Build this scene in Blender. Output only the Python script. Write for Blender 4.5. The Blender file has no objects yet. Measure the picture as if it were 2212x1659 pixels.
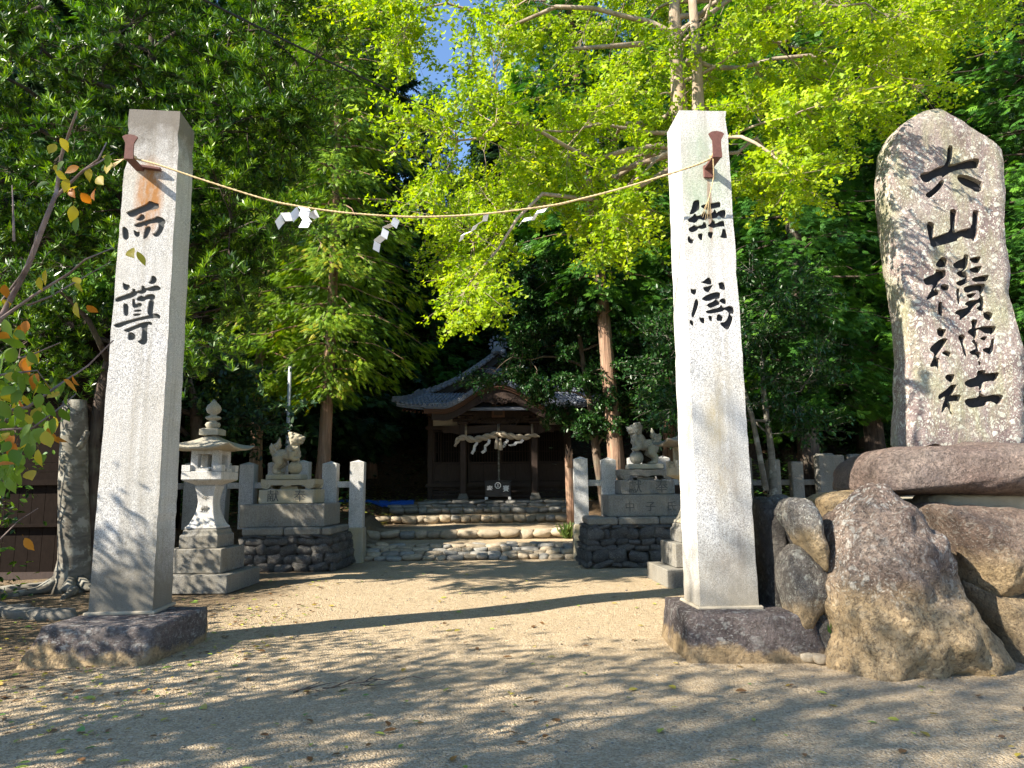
import bpy, bmesh, math, random
import numpy as np
from mathutils import Vector, Matrix, noise as mnoise
from mathutils.geometry import delaunay_2d_cdt

scene = bpy.context.scene
COL = scene.collection
R_ = math.radians
random.seed(7)
rng = np.random.default_rng(7)

# ------------------------------------------------------------------ camera
F_PX, CX, CY = 1534.0, 1106.0, 829.5          # focal length and centre in units of a 2212 px wide view
CAM = Vector((0.0, 0.0, 1.5))
PITCH, ROLL = R_(8.3), R_(-0.6)
_F = Vector((0, math.cos(PITCH), math.sin(PITCH)))
_U0 = Vector((0, -math.sin(PITCH), math.cos(PITCH)))
_R0 = Vector((1, 0, 0))
_R = _R0 * math.cos(ROLL) + _U0 * math.sin(ROLL)
_U = _U0 * math.cos(ROLL) - _R0 * math.sin(ROLL)
cd = bpy.data.cameras.new('camera')
cam = bpy.data.objects.new('camera', cd)
COL.objects.link(cam)
cd.sensor_fit = 'HORIZONTAL'
cd.sensor_width = 36.0
cd.lens = 36.0 * F_PX / 2212.0
cd.clip_start, cd.clip_end = 0.05, 600
M = Matrix((( _R.x, _U.x, -_F.x, CAM.x), (_R.y, _U.y, -_F.y, CAM.y), (_R.z, _U.z, -_F.z, CAM.z), (0, 0, 0, 1)))
cam.matrix_world = M
scene.camera = cam

# ------------------------------------------------------------------ light
SUN_EL, SUN_AZ = R_(36.0), R_(62.0)           # the light travels towards +X and +Y, SUN_AZ away from +Y
w = bpy.data.worlds.new('World')
scene.world = w
w.use_nodes = True
nt_ = w.node_tree
bg = nt_.nodes['Background']
sky = nt_.nodes.new('ShaderNodeTexSky')
sky.sky_type = 'NISHITA'
sky.sun_disc = False
sky.sun_elevation = SUN_EL
sky.sun_rotation = math.pi + SUN_AZ
sky.air_density, sky.dust_density, sky.ozone_density = 1.0, 0.1, 4.5
nt_.links.new(sky.outputs[0], bg.inputs[0])
bg.inputs[1].default_value = 0.105
sd = bpy.data.lights.new('sun', 'SUN')
sd.energy, sd.angle, sd.color = 5.0, R_(0.53), (1.0, 0.91, 0.77)
sun = bpy.data.objects.new('sun', sd)
COL.objects.link(sun)
ldir = Vector((math.sin(SUN_AZ) * math.cos(SUN_EL), math.cos(SUN_AZ) * math.cos(SUN_EL), -math.sin(SUN_EL)))
sun.rotation_euler = ldir.to_track_quat('-Z', 'Y').to_euler()
vs = scene.view_settings
vs.view_transform, vs.look, vs.gamma, vs.exposure = 'Standard', 'None', 1.0, 1.55
vs.use_curve_mapping = False
scene.render.engine = 'CYCLES'
scene.cycles.max_bounces = 6
scene.cycles.diffuse_bounces = 3
scene.cycles.glossy_bounces = 2
scene.cycles.transmission_bounces = 4
scene.cycles.use_denoising = True

# ------------------------------------------------------------------ from a view direction to a place
def ray(u, v):
    return (_F + _R * ((u - CX) / F_PX) + _U * ((CY - v) / F_PX)).normalized()
def at(u, v, Y):
    d = ray(u, v); return CAM + d * ((Y - CAM.y) / d.y)
def G(u, v, z=0.0):
    d = ray(u, v); return CAM + d * ((z - CAM.z) / d.z)
def on_plane(u, v, p0, n):
    d = ray(u, v); return CAM + d * ((p0 - CAM).dot(n) / d.dot(n))
def proj(p):
    q = Vector(p) - CAM; k = q.dot(_F)
    return CX + F_PX * q.dot(_R) / k, CY - F_PX * q.dot(_U) / k

# ------------------------------------------------------------------ object helpers
def tag(o, label=None, cat=None, group=None, kind=None):
    if label: o['label'] = label
    if cat: o['category'] = cat
    if group: o['group'] = group
    if kind: o['kind'] = kind
    return o
def empty(name, loc, rz=0.0, label=None, cat=None, group=None):
    o = bpy.data.objects.new(name, None); COL.objects.link(o)
    o.location = loc; o.rotation_euler = (0, 0, rz); o.empty_display_size = 0.1
    return tag(o, label, cat, group)
def link(name, me, parent=None, loc=None, rot=None, scale=None):
    o = bpy.data.objects.new(name, me); COL.objects.link(o)
    if parent is not None: o.parent = parent
    if loc is not None: o.location = loc
    if rot is not None: o.rotation_euler = rot
    if scale is not None: o.scale = scale
    return o
def copy_tree(o, parent=None):
    c = o.copy(); COL.objects.link(c); c.parent = parent
    for ch in list(o.children): copy_tree(ch, c)
    return c

class MB:
    """collects verts and faces, linked as one mesh"""
    def __init__(s): s.v = []; s.f = []; s.m = []; s.sm = []
    def add(s, vs, fs, mi=0, smooth=False):
        b = len(s.v); s.v.extend(tuple(x) for x in vs)
        for f in fs:
            s.f.append(tuple(b + i for i in f)); s.m.append(mi); s.sm.append(smooth)
    def box(s, c, d, mi=0, rz=0.0, taper=1.0, rx=0.0, ry=0.0, bev=0.0):
        x, y, z = d[0] / 2, d[1] / 2, d[2] / 2
        if bev <= 0:
            vs = [(-x, -y, -z), (x, -y, -z), (x, y, -z), (-x, y, -z)] + [(a * taper, b_ * taper, z) for a, b_ in ((-x, -y), (x, -y), (x, y), (-x, y))]
            fs = [(0, 3, 2, 1), (4, 5, 6, 7), (0, 1, 5, 4), (1, 2, 6, 5), (2, 3, 7, 6), (3, 0, 4, 7)]
        else:
            b_ = min(bev, x * .9, y * .9, z * .9); vs = []; fs = []
            for zz, ins in ((-z, b_), (-z + b_, 0), (z - b_, 0), (z, b_)):
                t = 1 + (taper - 1) * (zz + z) / (2 * z)
                X, Yy = x * t - ins, y * t - ins
                c_ = b_ if ins == 0 else b_ * .5
                vs += [(-X + c_, -Yy, zz), (X - c_, -Yy, zz), (X, -Yy + c_, zz), (X, Yy - c_, zz), (X - c_, Yy, zz), (-X + c_, Yy, zz), (-X, Yy - c_, zz), (-X, -Yy + c_, zz)]
            for k in range(3):
                for i in range(8):
                    j = (i + 1) % 8
                    fs.append((k * 8 + i, k * 8 + j, k * 8 + 8 + j, k * 8 + 8 + i))
            fs += [tuple(range(7, -1, -1)), tuple(range(24, 32))]
        mt = Matrix.Translation(Vector(c)) @ Matrix.Rotation(rz, 4, 'Z') @ Matrix.Rotation(ry, 4, 'Y') @ Matrix.Rotation(rx, 4, 'X')
        s.add([mt @ Vector(p) for p in vs], fs, mi)
        return s
    def prism(s, pts, y0, y1, mi=0):
        """polygon in x,z (counter-clockwise seen from -y) extruded from y0 (front) to y1"""
        n = len(pts)
        vs = [(p[0], y0, p[1]) for p in pts] + [(p[0], y1, p[1]) for p in pts]
        fs = [tuple(range(n)), tuple(range(2 * n - 1, n - 1, -1))] + [((i + 1) % n, i, n + i, n + (i + 1) % n) for i in range(n)]
        s.add(vs, fs, mi); return s
    def strip(s, top, bot, y0, y1, mi=0):
        """band between two polylines in x,z, extruded in y"""
        n = len(top)
        for i in range(n - 1):
            q = [bot[i], bot[i + 1], top[i + 1], top[i]]
            vs = [(p[0], y0, p[1]) for p in q] + [(p[0], y1, p[1]) for p in q]
            fs = [(0, 1, 2, 3), (7, 6, 5, 4), (0, 4, 5, 1), (3, 2, 6, 7)]
            if i == 0: fs.append((0, 3, 7, 4))
            if i == n - 2: fs.append((1, 5, 6, 2))
            s.add(vs, fs, mi)
        return s
    def tube(s, pts, rad, n=6, mi=0, wob=0.0, cap=True, smooth=True):
        pts = [Vector(p) for p in pts]; k = len(pts)
        if not hasattr(rad, '__len__'): rad = [rad] * k
        t = (pts[1] - pts[0]).normalized()
        a = t.orthogonal().normalized(); vs = []
        for i, p in enumerate(pts):
            if i: t2 = (pts[min(i + 1, k - 1)] - pts[i - 1]).normalized()
            else: t2 = t
            a = (a - t2 * a.dot(t2))
            a = a.normalized() if a.length > 1e-6 else t2.orthogonal().normalized()
            b = t2.cross(a)
            for j in range(n):
                an = 2 * math.pi * j / n
                r = rad[i]
                if wob: r *= 1 + wob * mnoise.noise(Vector((math.cos(an) * 1.3, math.sin(an) * 1.3, 0)) + p * 1.7)
                vs.append(p + a * (math.cos(an) * r) + b * (math.sin(an) * r))
        fs = [(i * n + j, i * n + (j + 1) % n, (i + 1) * n + (j + 1) % n, (i + 1) * n + j) for i in range(k - 1) for j in range(n)]
        if cap: fs += [tuple(range(n - 1, -1, -1)), tuple(range((k - 1) * n, k * n))]
        s.add(vs, fs, mi, smooth); return s
    def lathe(s, prof, n=24, c=(0, 0, 0), mi=0, smooth=True, square=False, rz=0.0):
        vs = []; c = Vector(c)
        for r, z in prof:
            for j in range(n):
                an = 2 * math.pi * (j + .5) / n + rz
                vs.append(c + Vector((r * math.cos(an), r * math.sin(an), z)))
        k = len(prof)
        fs = [(i * n + j, i * n + (j + 1) % n, (i + 1) * n + (j + 1) % n, (i + 1) * n + j) for i in range(k - 1) for j in range(n)]
        fs += [tuple(range(n - 1, -1, -1)), tuple(range((k - 1) * n, k * n))]
        s.add(vs, fs, mi, smooth and not square); return s
    def ball(s, c, r, mi=0, sub=2, rot=None):
        bm = bmesh.new(); bmesh.ops.create_icosphere(bm, subdivisions=sub, radius=1.0)
        c = Vector(c); r = Vector(r) if hasattr(r, '__len__') else Vector((r, r, r))
        rm = Matrix.Rotation(rot[0], 3, rot[1]) if rot else Matrix.Identity(3)
        s.add([c + rm @ Vector((v.co.x * r.x, v.co.y * r.y, v.co.z * r.z)) for v in bm.verts], [tuple(v.index for v in f.verts) for f in bm.faces], mi, True)
        bm.free(); return s
    def mesh(s, name, mats):
        me = bpy.data.meshes.new(name); me.from_pydata(s.v, [], s.f)
        for m in (mats if isinstance(mats, (list, tuple)) else [mats]): me.materials.append(m)
        me.polygons.foreach_set('material_index', s.m)
        me.polygons.foreach_set('use_smooth', s.sm); me.update()
        return me
    def build(s, name, mats, parent=None, **k):
        return link(name, s.mesh(name, mats), parent, **k)

def bevel(o, wdt=0.01, seg=2):
    m = o.modifiers.new('bevel', 'BEVEL'); m.width = wdt; m.segments = seg; m.limit_method = 'ANGLE'; m.angle_limit = R_(35)
    return o

# ------------------------------------------------------------------ materials
class NT:
    def __init__(s, name):
        s.mat = bpy.data.materials.new(name); s.mat.use_nodes = True
        s.t = s.mat.node_tree; s.n = s.t.nodes; s.p = s.n['Principled BSDF']
        s.out = s.n['Material Output']
        s.co = s.n.new('ShaderNodeTexCoord').outputs['Object']
        s.p.inputs['Specular IOR Level'].default_value = 0.3
    def _in(s, sock, val):
        if val is None: return
        if isinstance(val, bpy.types.NodeSocket): s.t.links.new(val, sock)
        else:
            try: sock.default_value = val
            except Exception: sock.default_value = tuple(val) + (1.0,)
    def map(s, scale=(1, 1, 1), loc=(0, 0, 0), rot=(0, 0, 0), vec=None):
        m = s.n.new('ShaderNodeMapping'); s._in(m.inputs[0], vec or s.co)
        m.inputs['Scale'].default_value = scale; m.inputs['Location'].default_value = loc; m.inputs['Rotation'].default_value = rot
        return m.outputs[0]
    def noise(s, scale, detail=4, rough=.55, vec=None, dist=0.0):
        m = s.n.new('ShaderNodeTexNoise'); s._in(m.inputs['Vector'], vec or s.co)
        m.inputs['Scale'].default_value = scale; m.inputs['Detail'].default_value = detail
        m.inputs['Roughness'].default_value = rough; m.inputs['Distortion'].default_value = dist
        return m.outputs[0]
    def voro(s, scale, vec=None, feature='F1', rand=1.0, out=0):
        m = s.n.new('ShaderNodeTexVoronoi'); s._in(m.inputs['Vector'], vec or s.co); m.feature = feature
        m.inputs['Scale'].default_value = scale; m.inputs['Randomness'].default_value = rand
        return m.outputs[out]
    def wave(s, scale, vec=None, dist=2.0, d='Z', detail=2):
        m = s.n.new('ShaderNodeTexWave'); s._in(m.inputs['Vector'], vec or s.co); m.bands_direction = d
        m.inputs['Scale'].default_value = scale; m.inputs['Distortion'].default_value = dist; m.inputs['Detail'].default_value = detail
        return m.outputs[1]
    def ramp(s, fac, stops, interp='LINEAR'):
        m = s.n.new('ShaderNodeValToRGB'); s._in(m.inputs[0], fac); cr = m.color_ramp; cr.interpolation = interp
        while len(cr.elements) < len(stops): cr.elements.new(.5)
        for e, (p, c) in zip(cr.elements, stops):
            e.position = p; c = (c, c, c) if not hasattr(c, '__len__') else c
            e.color = tuple(c) + (1.0,)
        return m.outputs[0]
    def mix(s, fac, a, b, mode='MIX'):
        m = s.n.new('ShaderNodeMix'); m.data_type = 'RGBA'; m.blend_type = mode
        s._in(m.inputs[0], fac); s._in(m.inputs[6], a); s._in(m.inputs[7], b); return m.outputs[2]
    def math(s, op, a, b=None, clamp=False):
        m = s.n.new('ShaderNodeMath'); m.operation = op; m.use_clamp = clamp
        s._in(m.inputs[0], a); s._in(m.inputs[1], b); return m.outputs[0]
    def xyz(s, vec=None):
        m = s.n.new('ShaderNodeSeparateXYZ'); s._in(m.inputs[0], vec or s.co); return m.outputs
    def attr(s, name):
        m = s.n.new('ShaderNodeAttribute'); m.attribute_name = name; return m.outputs['Fac']
    def objrand(s): return s.n.new('ShaderNodeObjectInfo').outputs['Random']
    def bump(s, h, strength=.5, dist=.01, nrm=None):
        m = s.n.new('ShaderNodeBump'); s._in(m.inputs['Height'], h); m.inputs['Strength'].default_value = strength
        m.inputs['Distance'].default_value = dist
        if nrm: s._in(m.inputs['Normal'], nrm)
        return m.outputs[0]
    def spot(s, c, r, sharp=1.0):
        """0..1 soft ellipsoid mask in object space round c with radii r"""
        m = s.map(scale=(1 / r[0], 1 / r[1], 1 / r[2]), loc=(-c[0] / r[0], -c[1] / r[1], -c[2] / r[2]))
        l = s.n.new('ShaderNodeVectorMath'); l.operation = 'LENGTH'; s._in(l.inputs[0], m)
        return s.math('SUBTRACT', 1.0, l.outputs['Value'], clamp=True)
    def done(s, col, rough=.8, nrm=None, spec=None):
        s._in(s.p.inputs['Base Color'], col); s._in(s.p.inputs['Roughness'], rough)
        if nrm is not None: s._in(s.p.inputs['Normal'], nrm)
        if spec is not None: s.p.inputs['Specular IOR Level'].default_value = spec
        return s.mat

def m_granite(name, base=(.52, .52, .52), dark=(.2, .2, .21), warm=(.5, .44, .33), wamt=.4, extra=None):
    t = NT(name)
    sp = t.ramp(t.voro(190, out=1), [(0.0, .0), (.5, .42), (1, 1)])
    spk = t.ramp(t.noise(120, 2, .6), [(.38, 0.0), (.56, 1.0)])
    c = t.mix(spk, dark, base)
    c = t.mix(t.ramp(t.noise(45, 3, .7), [(.35, .55), (.6, 1.0)]), (.33, .33, .33), c)
    st = t.ramp(t.noise(1.6, 5, .65, vec=t.map(scale=(1, 1, .35))), [(.42, 0), (.68, 1)])
    c = t.mix(t.math('MULTIPLY', st, wamt), c, warm, )
    st2 = t.ramp(t.noise(3.1, 6, .7, vec=t.map(scale=(1, 1, .5), loc=(5, 3, 1))), [(.5, 0), (.72, 1)])
    c = t.mix(t.math('MULTIPLY', st2, .45), c, (.2, .2, .17))
    sk = t.ramp(t.noise(1.0, 5, .65, vec=t.map(scale=(11, 11, .35), loc=(2, 5, 3))), [(.50, 0), (.72, 1)])
    c = t.mix(t.math('MULTIPLY', sk, .55), c, (.23, .205, .16))
    bl = t.ramp(t.noise(.8, 4, .6, vec=t.map(loc=(9, 2, 7))), [(.4, 0), (.65, 1)])
    c = t.mix(t.math('MULTIPLY', bl, .25), c, (.45, .41, .33))
    if extra: c = extra(t, c)
    h = t.math('ADD', t.noise(150, 2), t.math('MULTIPLY', t.noise(20, 4), 1.6))
    return t.done(c, .85, t.bump(h, .45, .006))

def m_rock(name, a=(.155, .115, .10), b=(.27, .22, .19), lich=(.62, .62, .52), lamt=.5, soil=None, yel=0.0, lsc=9.0, spots=True, pitm=.5, bmp=.95):
    t = NT(name)
    n1 = t.noise(1.9, 6, .62, dist=.4)
    c = t.mix(t.ramp(n1, [(.33, 0), (.66, 1)]), a, b)
    c = t.mix(t.ramp(t.noise(60, 3, .7), [(.3, .5), (.6, 0)]), c, (.08, .07, .07))
    # lichen patches at two sizes, gathered where a broad noise allows them
    area = t.ramp(t.noise(1.1, 4, .6, vec=t.map(loc=(7, 2, 9))), [(.34, .25), (.58, 1)])
    warp = t.noise(14, 3); 
    vv = t.n.new('ShaderNodeVectorMath'); vv.operation = 'MULTIPLY_ADD'
    t._in(vv.inputs[0], t.n.new('ShaderNodeTexNoise').outputs[1]); vv.inputs[1].default_value = (.22, .22, .22); t._in(vv.inputs[2], t.co)
    vv.inputs[0].links[0].from_node.inputs['Scale'].default_value = 9
    l1 = t.ramp(t.voro(lsc, vec=vv.outputs[0]), [(.20, 1), (.34, 0)])
    l2 = t.ramp(t.voro(lsc * 3.1, vec=vv.outputs[0]), [(.22, 1), (.38, 0)])
    lm = t.math('MAXIMUM', l1, t.math('MULTIPLY', l2, .9))
    lm = t.math('MULTIPLY', t.math('MULTIPLY', lm, area), lamt, clamp=True)
    if spots: c = t.mix(lm, c, lich)
    if yel: 
        ym = t.ramp(t.noise(2.2, 5, .6, vec=t.map(scale=(1.6, 1, .5), loc=(3, 3, 3))), [(.48, 0), (.64, 1)])
        c = t.mix(t.math('MULTIPLY', ym, yel), c, (.42, .43, .25))
    pale = t.ramp(t.noise(.9, 3, .5, vec=t.map(loc=(1, 8, 4))), [(.5, 0), (.75, .5)])
    c = t.mix(pale, c, (.42, .39, .35))
    if soil:
        z = t.xyz()[2]
        zz = t.math('ADD', z, t.math('MULTIPLY', t.math('SUBTRACT', t.noise(2.4, 5, .6), .5), .55))
        sm = t.ramp(t.math('DIVIDE', zz, soil), [(.6, 1), (1.0, 0)])
        c = t.mix(t.math('MULTIPLY', sm, .85), c, (.52, .38, .21))
    vr = t.math('ADD', .78, t.math('MULTIPLY', t.objrand(), .44))
    cb = t.n.new('ShaderNodeCombineColor')
    for q in range(3): t._in(cb.inputs[q], vr)
    c = t.mix(1.0, c, cb.outputs[0], 'MULTIPLY')
    crk = t.ramp(t.noise(3.2, 7, .75, vec=t.map(loc=(4, 4, 1)), dist=.8), [(.44, 1), (.5, 0), (.56, 1)])
    pit = t.ramp(t.noise(26, 5, .8), [(.36, 0), (.5, 1)])
    c = t.mix(t.math('MULTIPLY', t.math('SUBTRACT', 1.0, pit), pitm), c, (.06, .05, .045))
    h = t.math('ADD', t.math('MULTIPLY', t.noise(5, 9, .75), 2.6), t.math('ADD', t.math('ADD', t.noise(42, 4, .75), t.math('MULTIPLY', pit, .5)), t.math('ADD', t.math('MULTIPLY', crk, .35), t.math('MULTIPLY', lm, .25))))
    return t.done(c, .92, t.bump(h, bmp, .035), spec=.15)

def m_leaf(name, stops, trans=.35, rough=.45, spec=.4, tcol=1.25, objvar=.12):
    t = NT(name)
    r = t.attr('rnd')
    r = t.math('ADD', r, t.math('MULTIPLY', t.math('SUBTRACT', t.objrand(), .5), objvar))
    c = t.ramp(r, stops)
    t.done(c, rough, spec=spec)
    tr = t.n.new('ShaderNodeBsdfTranslucent')
    hs = t.n.new('ShaderNodeHueSaturation'); t._in(hs.inputs['Color'], c); hs.inputs['Value'].default_value = tcol
    hs.inputs['Saturation'].default_value = 1.1
    t._in(tr.inputs[0], hs.outputs[0])
    mx = t.n.new('ShaderNodeMixShader'); mx.inputs[0].default_value = trans
    t.t.links.new(t.p.outputs[0], mx.inputs[1]); t.t.links.new(tr.outputs[0], mx.inputs[2]); t.t.links.new(mx.outputs[0], t.out.inputs[0])
    return t.mat

def m_bark(name, a=(.09, .065, .05), b=(.2, .15, .11), vs=(14, 14, 1.6), bump=.9, pale=None):
    t = NT(name)
    v = t.map(scale=vs)
    n1 = t.noise(1.0, 6, .65, vec=v, dist=.6)
    c = t.mix(t.ramp(n1, [(.35, 0), (.65, 1)]), a, b)
    c = t.mix(t.ramp(t.noise(2.5, 4), [(.5, 0), (.7, .5)]), c, tuple(x * .8 for x in (.2, .2, .15)))
    if pale: c = t.mix(t.ramp(t.noise(5.5, 5, .6), [(.52, 0), (.6, 1)]), c, pale)
    return t.done(c, .9, t.bump(t.math('ADD', n1, t.math('MULTIPLY', t.noise(9, 4), .3)), bump, .03), spec=.15)

def m_plain(name, c, rough=.7, var=.25, sc=8.0, bump=.2, bd=.004, spec=.3, vs=(1, 1, 1)):
    t = NT(name); v = t.map(scale=vs)
    n = t.noise(sc, 5, .6, vec=v)
    cc = t.mix(n, tuple(x * (1 - var) for x in c), tuple(min(1, x * (1 + var)) for x in c))
    return t.done(cc, rough, t.bump(t.noise(sc * 5, 3, vec=v), bump, bd), spec=spec)

def m_ground():
    t = NT('sandy_gravel')
    n1 = t.noise(.55, 5, .6)
    c = t.mix(t.ramp(n1, [(.35, 0), (.65, 1)]), (.40, .30, .18), (.50, .385, .245))
    gr = t.voro(75, out=1)
    gcol = t.ramp(t.xyz(gr)[0], [(0, (.17, .14, .10)), (.35, (.42, .32, .20)), (.7, (.54, .43, .28)), (1, (.62, .55, .43))])
    c = t.mix(.55, c, gcol)
    c = t.mix(t.ramp(t.noise(9, 4, .7), [(.45, 0), (.7, .35)]), c, (.25, .19, .12))
    x, y, z = t.xyz()
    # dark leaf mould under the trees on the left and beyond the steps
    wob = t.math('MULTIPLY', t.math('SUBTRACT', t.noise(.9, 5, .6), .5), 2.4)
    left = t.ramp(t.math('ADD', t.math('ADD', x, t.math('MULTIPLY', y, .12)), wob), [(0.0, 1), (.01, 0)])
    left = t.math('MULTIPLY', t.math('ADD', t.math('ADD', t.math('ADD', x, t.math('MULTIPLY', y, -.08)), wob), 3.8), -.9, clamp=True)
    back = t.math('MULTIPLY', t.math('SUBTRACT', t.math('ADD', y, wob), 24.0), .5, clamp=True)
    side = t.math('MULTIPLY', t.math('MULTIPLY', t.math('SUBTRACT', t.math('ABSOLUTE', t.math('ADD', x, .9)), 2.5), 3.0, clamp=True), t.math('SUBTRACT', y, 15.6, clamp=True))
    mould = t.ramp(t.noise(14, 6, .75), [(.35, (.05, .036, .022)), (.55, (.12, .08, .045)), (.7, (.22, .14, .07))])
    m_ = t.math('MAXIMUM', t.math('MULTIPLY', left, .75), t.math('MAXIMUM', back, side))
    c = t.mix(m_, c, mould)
    h = t.math('ADD', t.math('MULTIPLY', t.voro(75), -.8), t.math('ADD', t.math('MULTIPLY', t.noise(6, 6, .7), 3.2), t.math('MULTIPLY', t.noise(160, 2), .5)))
    return t.done(c, .95, t.bump(h, .9, .018), spec=.15)

# ------------------------------------------------------------------ leaves in bulk
def unit(a): return a / np.maximum(np.linalg.norm(a, axis=1, keepdims=True), 1e-9)
def leafmesh(name, P, D, N, S, tmpl, mat, rnd):
    """a leaf template (verts x=width y=length z=lift, faces) at every P, length along D, face towards N, size S"""
    tv, tf = tmpl; tv = np.asarray(tv, float); k = len(tv); n = len(P)
    D = unit(D); X = unit(np.cross(D, N)); Z = np.cross(X, D)
    V = (P[:, None, :] + S[:, None, None] * (tv[None, :, 0:1] * X[:, None, :] + tv[None, :, 1:2] * D[:, None, :] + tv[None, :, 2:3] * Z[:, None, :])).reshape(-1, 3)
    ln = np.array([len(f) for f in tf]); flat = np.concatenate([np.array(f) for f in tf])
    loops = (np.arange(n)[:, None] * k + flat[None, :]).ravel()
    me = bpy.data.meshes.new(name)
    me.vertices.add(len(V)); me.vertices.foreach_set('co', V.astype(np.float32).ravel())
    me.loops.add(len(loops)); me.loops.foreach_set('vertex_index', loops.astype(np.int32))
    npoly = n * len(tf)
    me.polygons.add(npoly)
    tot = np.tile(ln, n); st = np.concatenate([[0], np.cumsum(tot)[:-1]])
    me.polygons.foreach_set('loop_start', st.astype(np.int32))
    me.materials.append(mat)
    at_ = me.attributes.new('rnd', 'FLOAT', 'POINT'); at_.data.foreach_set('value', np.repeat(rnd, k).astype(np.float32))
    me.update(calc_edges=True); me.validate()
    return me
T_BLADE = ([(0, 0, 0), (-.5 * .2, .5, .03), (0, 1, -.04), (.5 * .2, .5, .03)], [(0, 3, 2, 1)])
T_OVAL = ([(0, 0, 0), (-.24, .35, .05), (-.2, .7, .03), (0, 1, -.06), (.2, .7, .03), (.24, .35, .05), (0, .5, -.03)], [(0, 6, 1), (1, 6, 3, 2), (0, 5, 6), (5, 4, 3, 6)])
T_GINKGO = ([(0, 0, 0), (0, .38, 0), (-.52, .80, .07), (-.27, 1.0, .0), (0, .84, -.05), (.27, 1.0, .0), (.52, .80, .07)], [(1, 3, 2), (1, 4, 3), (1, 5, 4), (1, 6, 5)])
def _frond(pairs, ww=.05, spread=.8, fl=.42):
    v, f = [], []
    def dia(o, d, L, wd, dz=0.0):
        b = len(v); px, py = -d[1], d[0]
        v.extend([(o[0], o[1], 0), (o[0] + d[0] * L * .5 + px * wd, o[1] + d[1] * L * .5 + py * wd, dz * .4), (o[0] + d[0] * L, o[1] + d[1] * L, dz), (o[0] + d[0] * L * .5 - px * wd, o[1] + d[1] * L * .5 - py * wd, dz * .4)])
        f.append((b, b + 3, b + 2, b + 1))
    dia((0, 0), (0, 1), 1.0, ww)
    for i in range(pairs):
        y = .12 + .7 * i / pairs; L = fl * (1 - .55 * i / pairs)
        for s in (-1, 1):
            a = spread + .1 * (i % 2); dia((0, y), (s * math.sin(a), math.cos(a)), L, ww * .95, -.05)
    return v, f
T_FROND = _frond(4, .055, .75, .5)
T_FROND2 = _frond(2, .11, .7, .5)
T_SUGI = _frond(5, .03, .55, .3)

def ell(n, rx, ry, rz):
    d = unit(rng.normal(size=(n, 3))); r = rng.random((n, 1)) ** .45
    return d * r * np.array([[rx, ry, rz]])
def wobble(p0, p1, n=7, sag=0.0, wob=.06):
    p0, p1 = Vector(p0), Vector(p1); L = (p1 - p0).length; out = []
    o = Vector((random.random() * 50, random.random() * 50, 3))
    for i in range(n):
        t = i / (n - 1); p = p0.lerp(p1, t)
        e = math.sin(math.pi * t)
        p.z += sag * L * e
        p += Vector((mnoise.noise(o + p), mnoise.noise(o + p * 1.0 + Vector((9, 0, 0))), mnoise.noise(o + p + Vector((0, 9, 0))))) * (wob * L * e)
        out.append(p)
    return out
def in_poly(u, v, poly):
    c = False; j = len(poly) - 1
    for i in range(len(poly)):
        if (poly[i][1] > v) != (poly[j][1] > v) and u < (poly[j][0] - poly[i][0]) * (v - poly[i][1]) / (poly[j][1] - poly[i][1]) + poly[i][0]: c = not c
        j = i
    return c
def spots_in(poly, Y0, Y1, n, clear=None):
    """random places whose direction from the viewpoint falls in a polygon, between two distances"""
    us = [p[0] for p in poly]; vs = [p[1] for p in poly]; out = []
    tries = 0
    while len(out) < n and tries < n * 60:
        tries += 1
        u, v = random.uniform(min(us), max(us)), random.uniform(min(vs), max(vs))
        if in_poly(u, v, poly) and not (clear and any(in_poly(u, v, q) for q in clear)):
            out.append(at(u, v, random.uniform(Y0, Y1)))
    return out

def twig_ends(T, trunkpt, n, r, flat=.7, down=0.0):
    o = np.array(T - trunkpt); o = o / (np.linalg.norm(o) + 1e-6)
    e = ell(n, r, r, r * flat) + o[None, :] * r * .25
    e[:, 2] -= down * r * np.linalg.norm(e[:, :2], axis=1)
    return np.array(T)[None, :] + e

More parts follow.
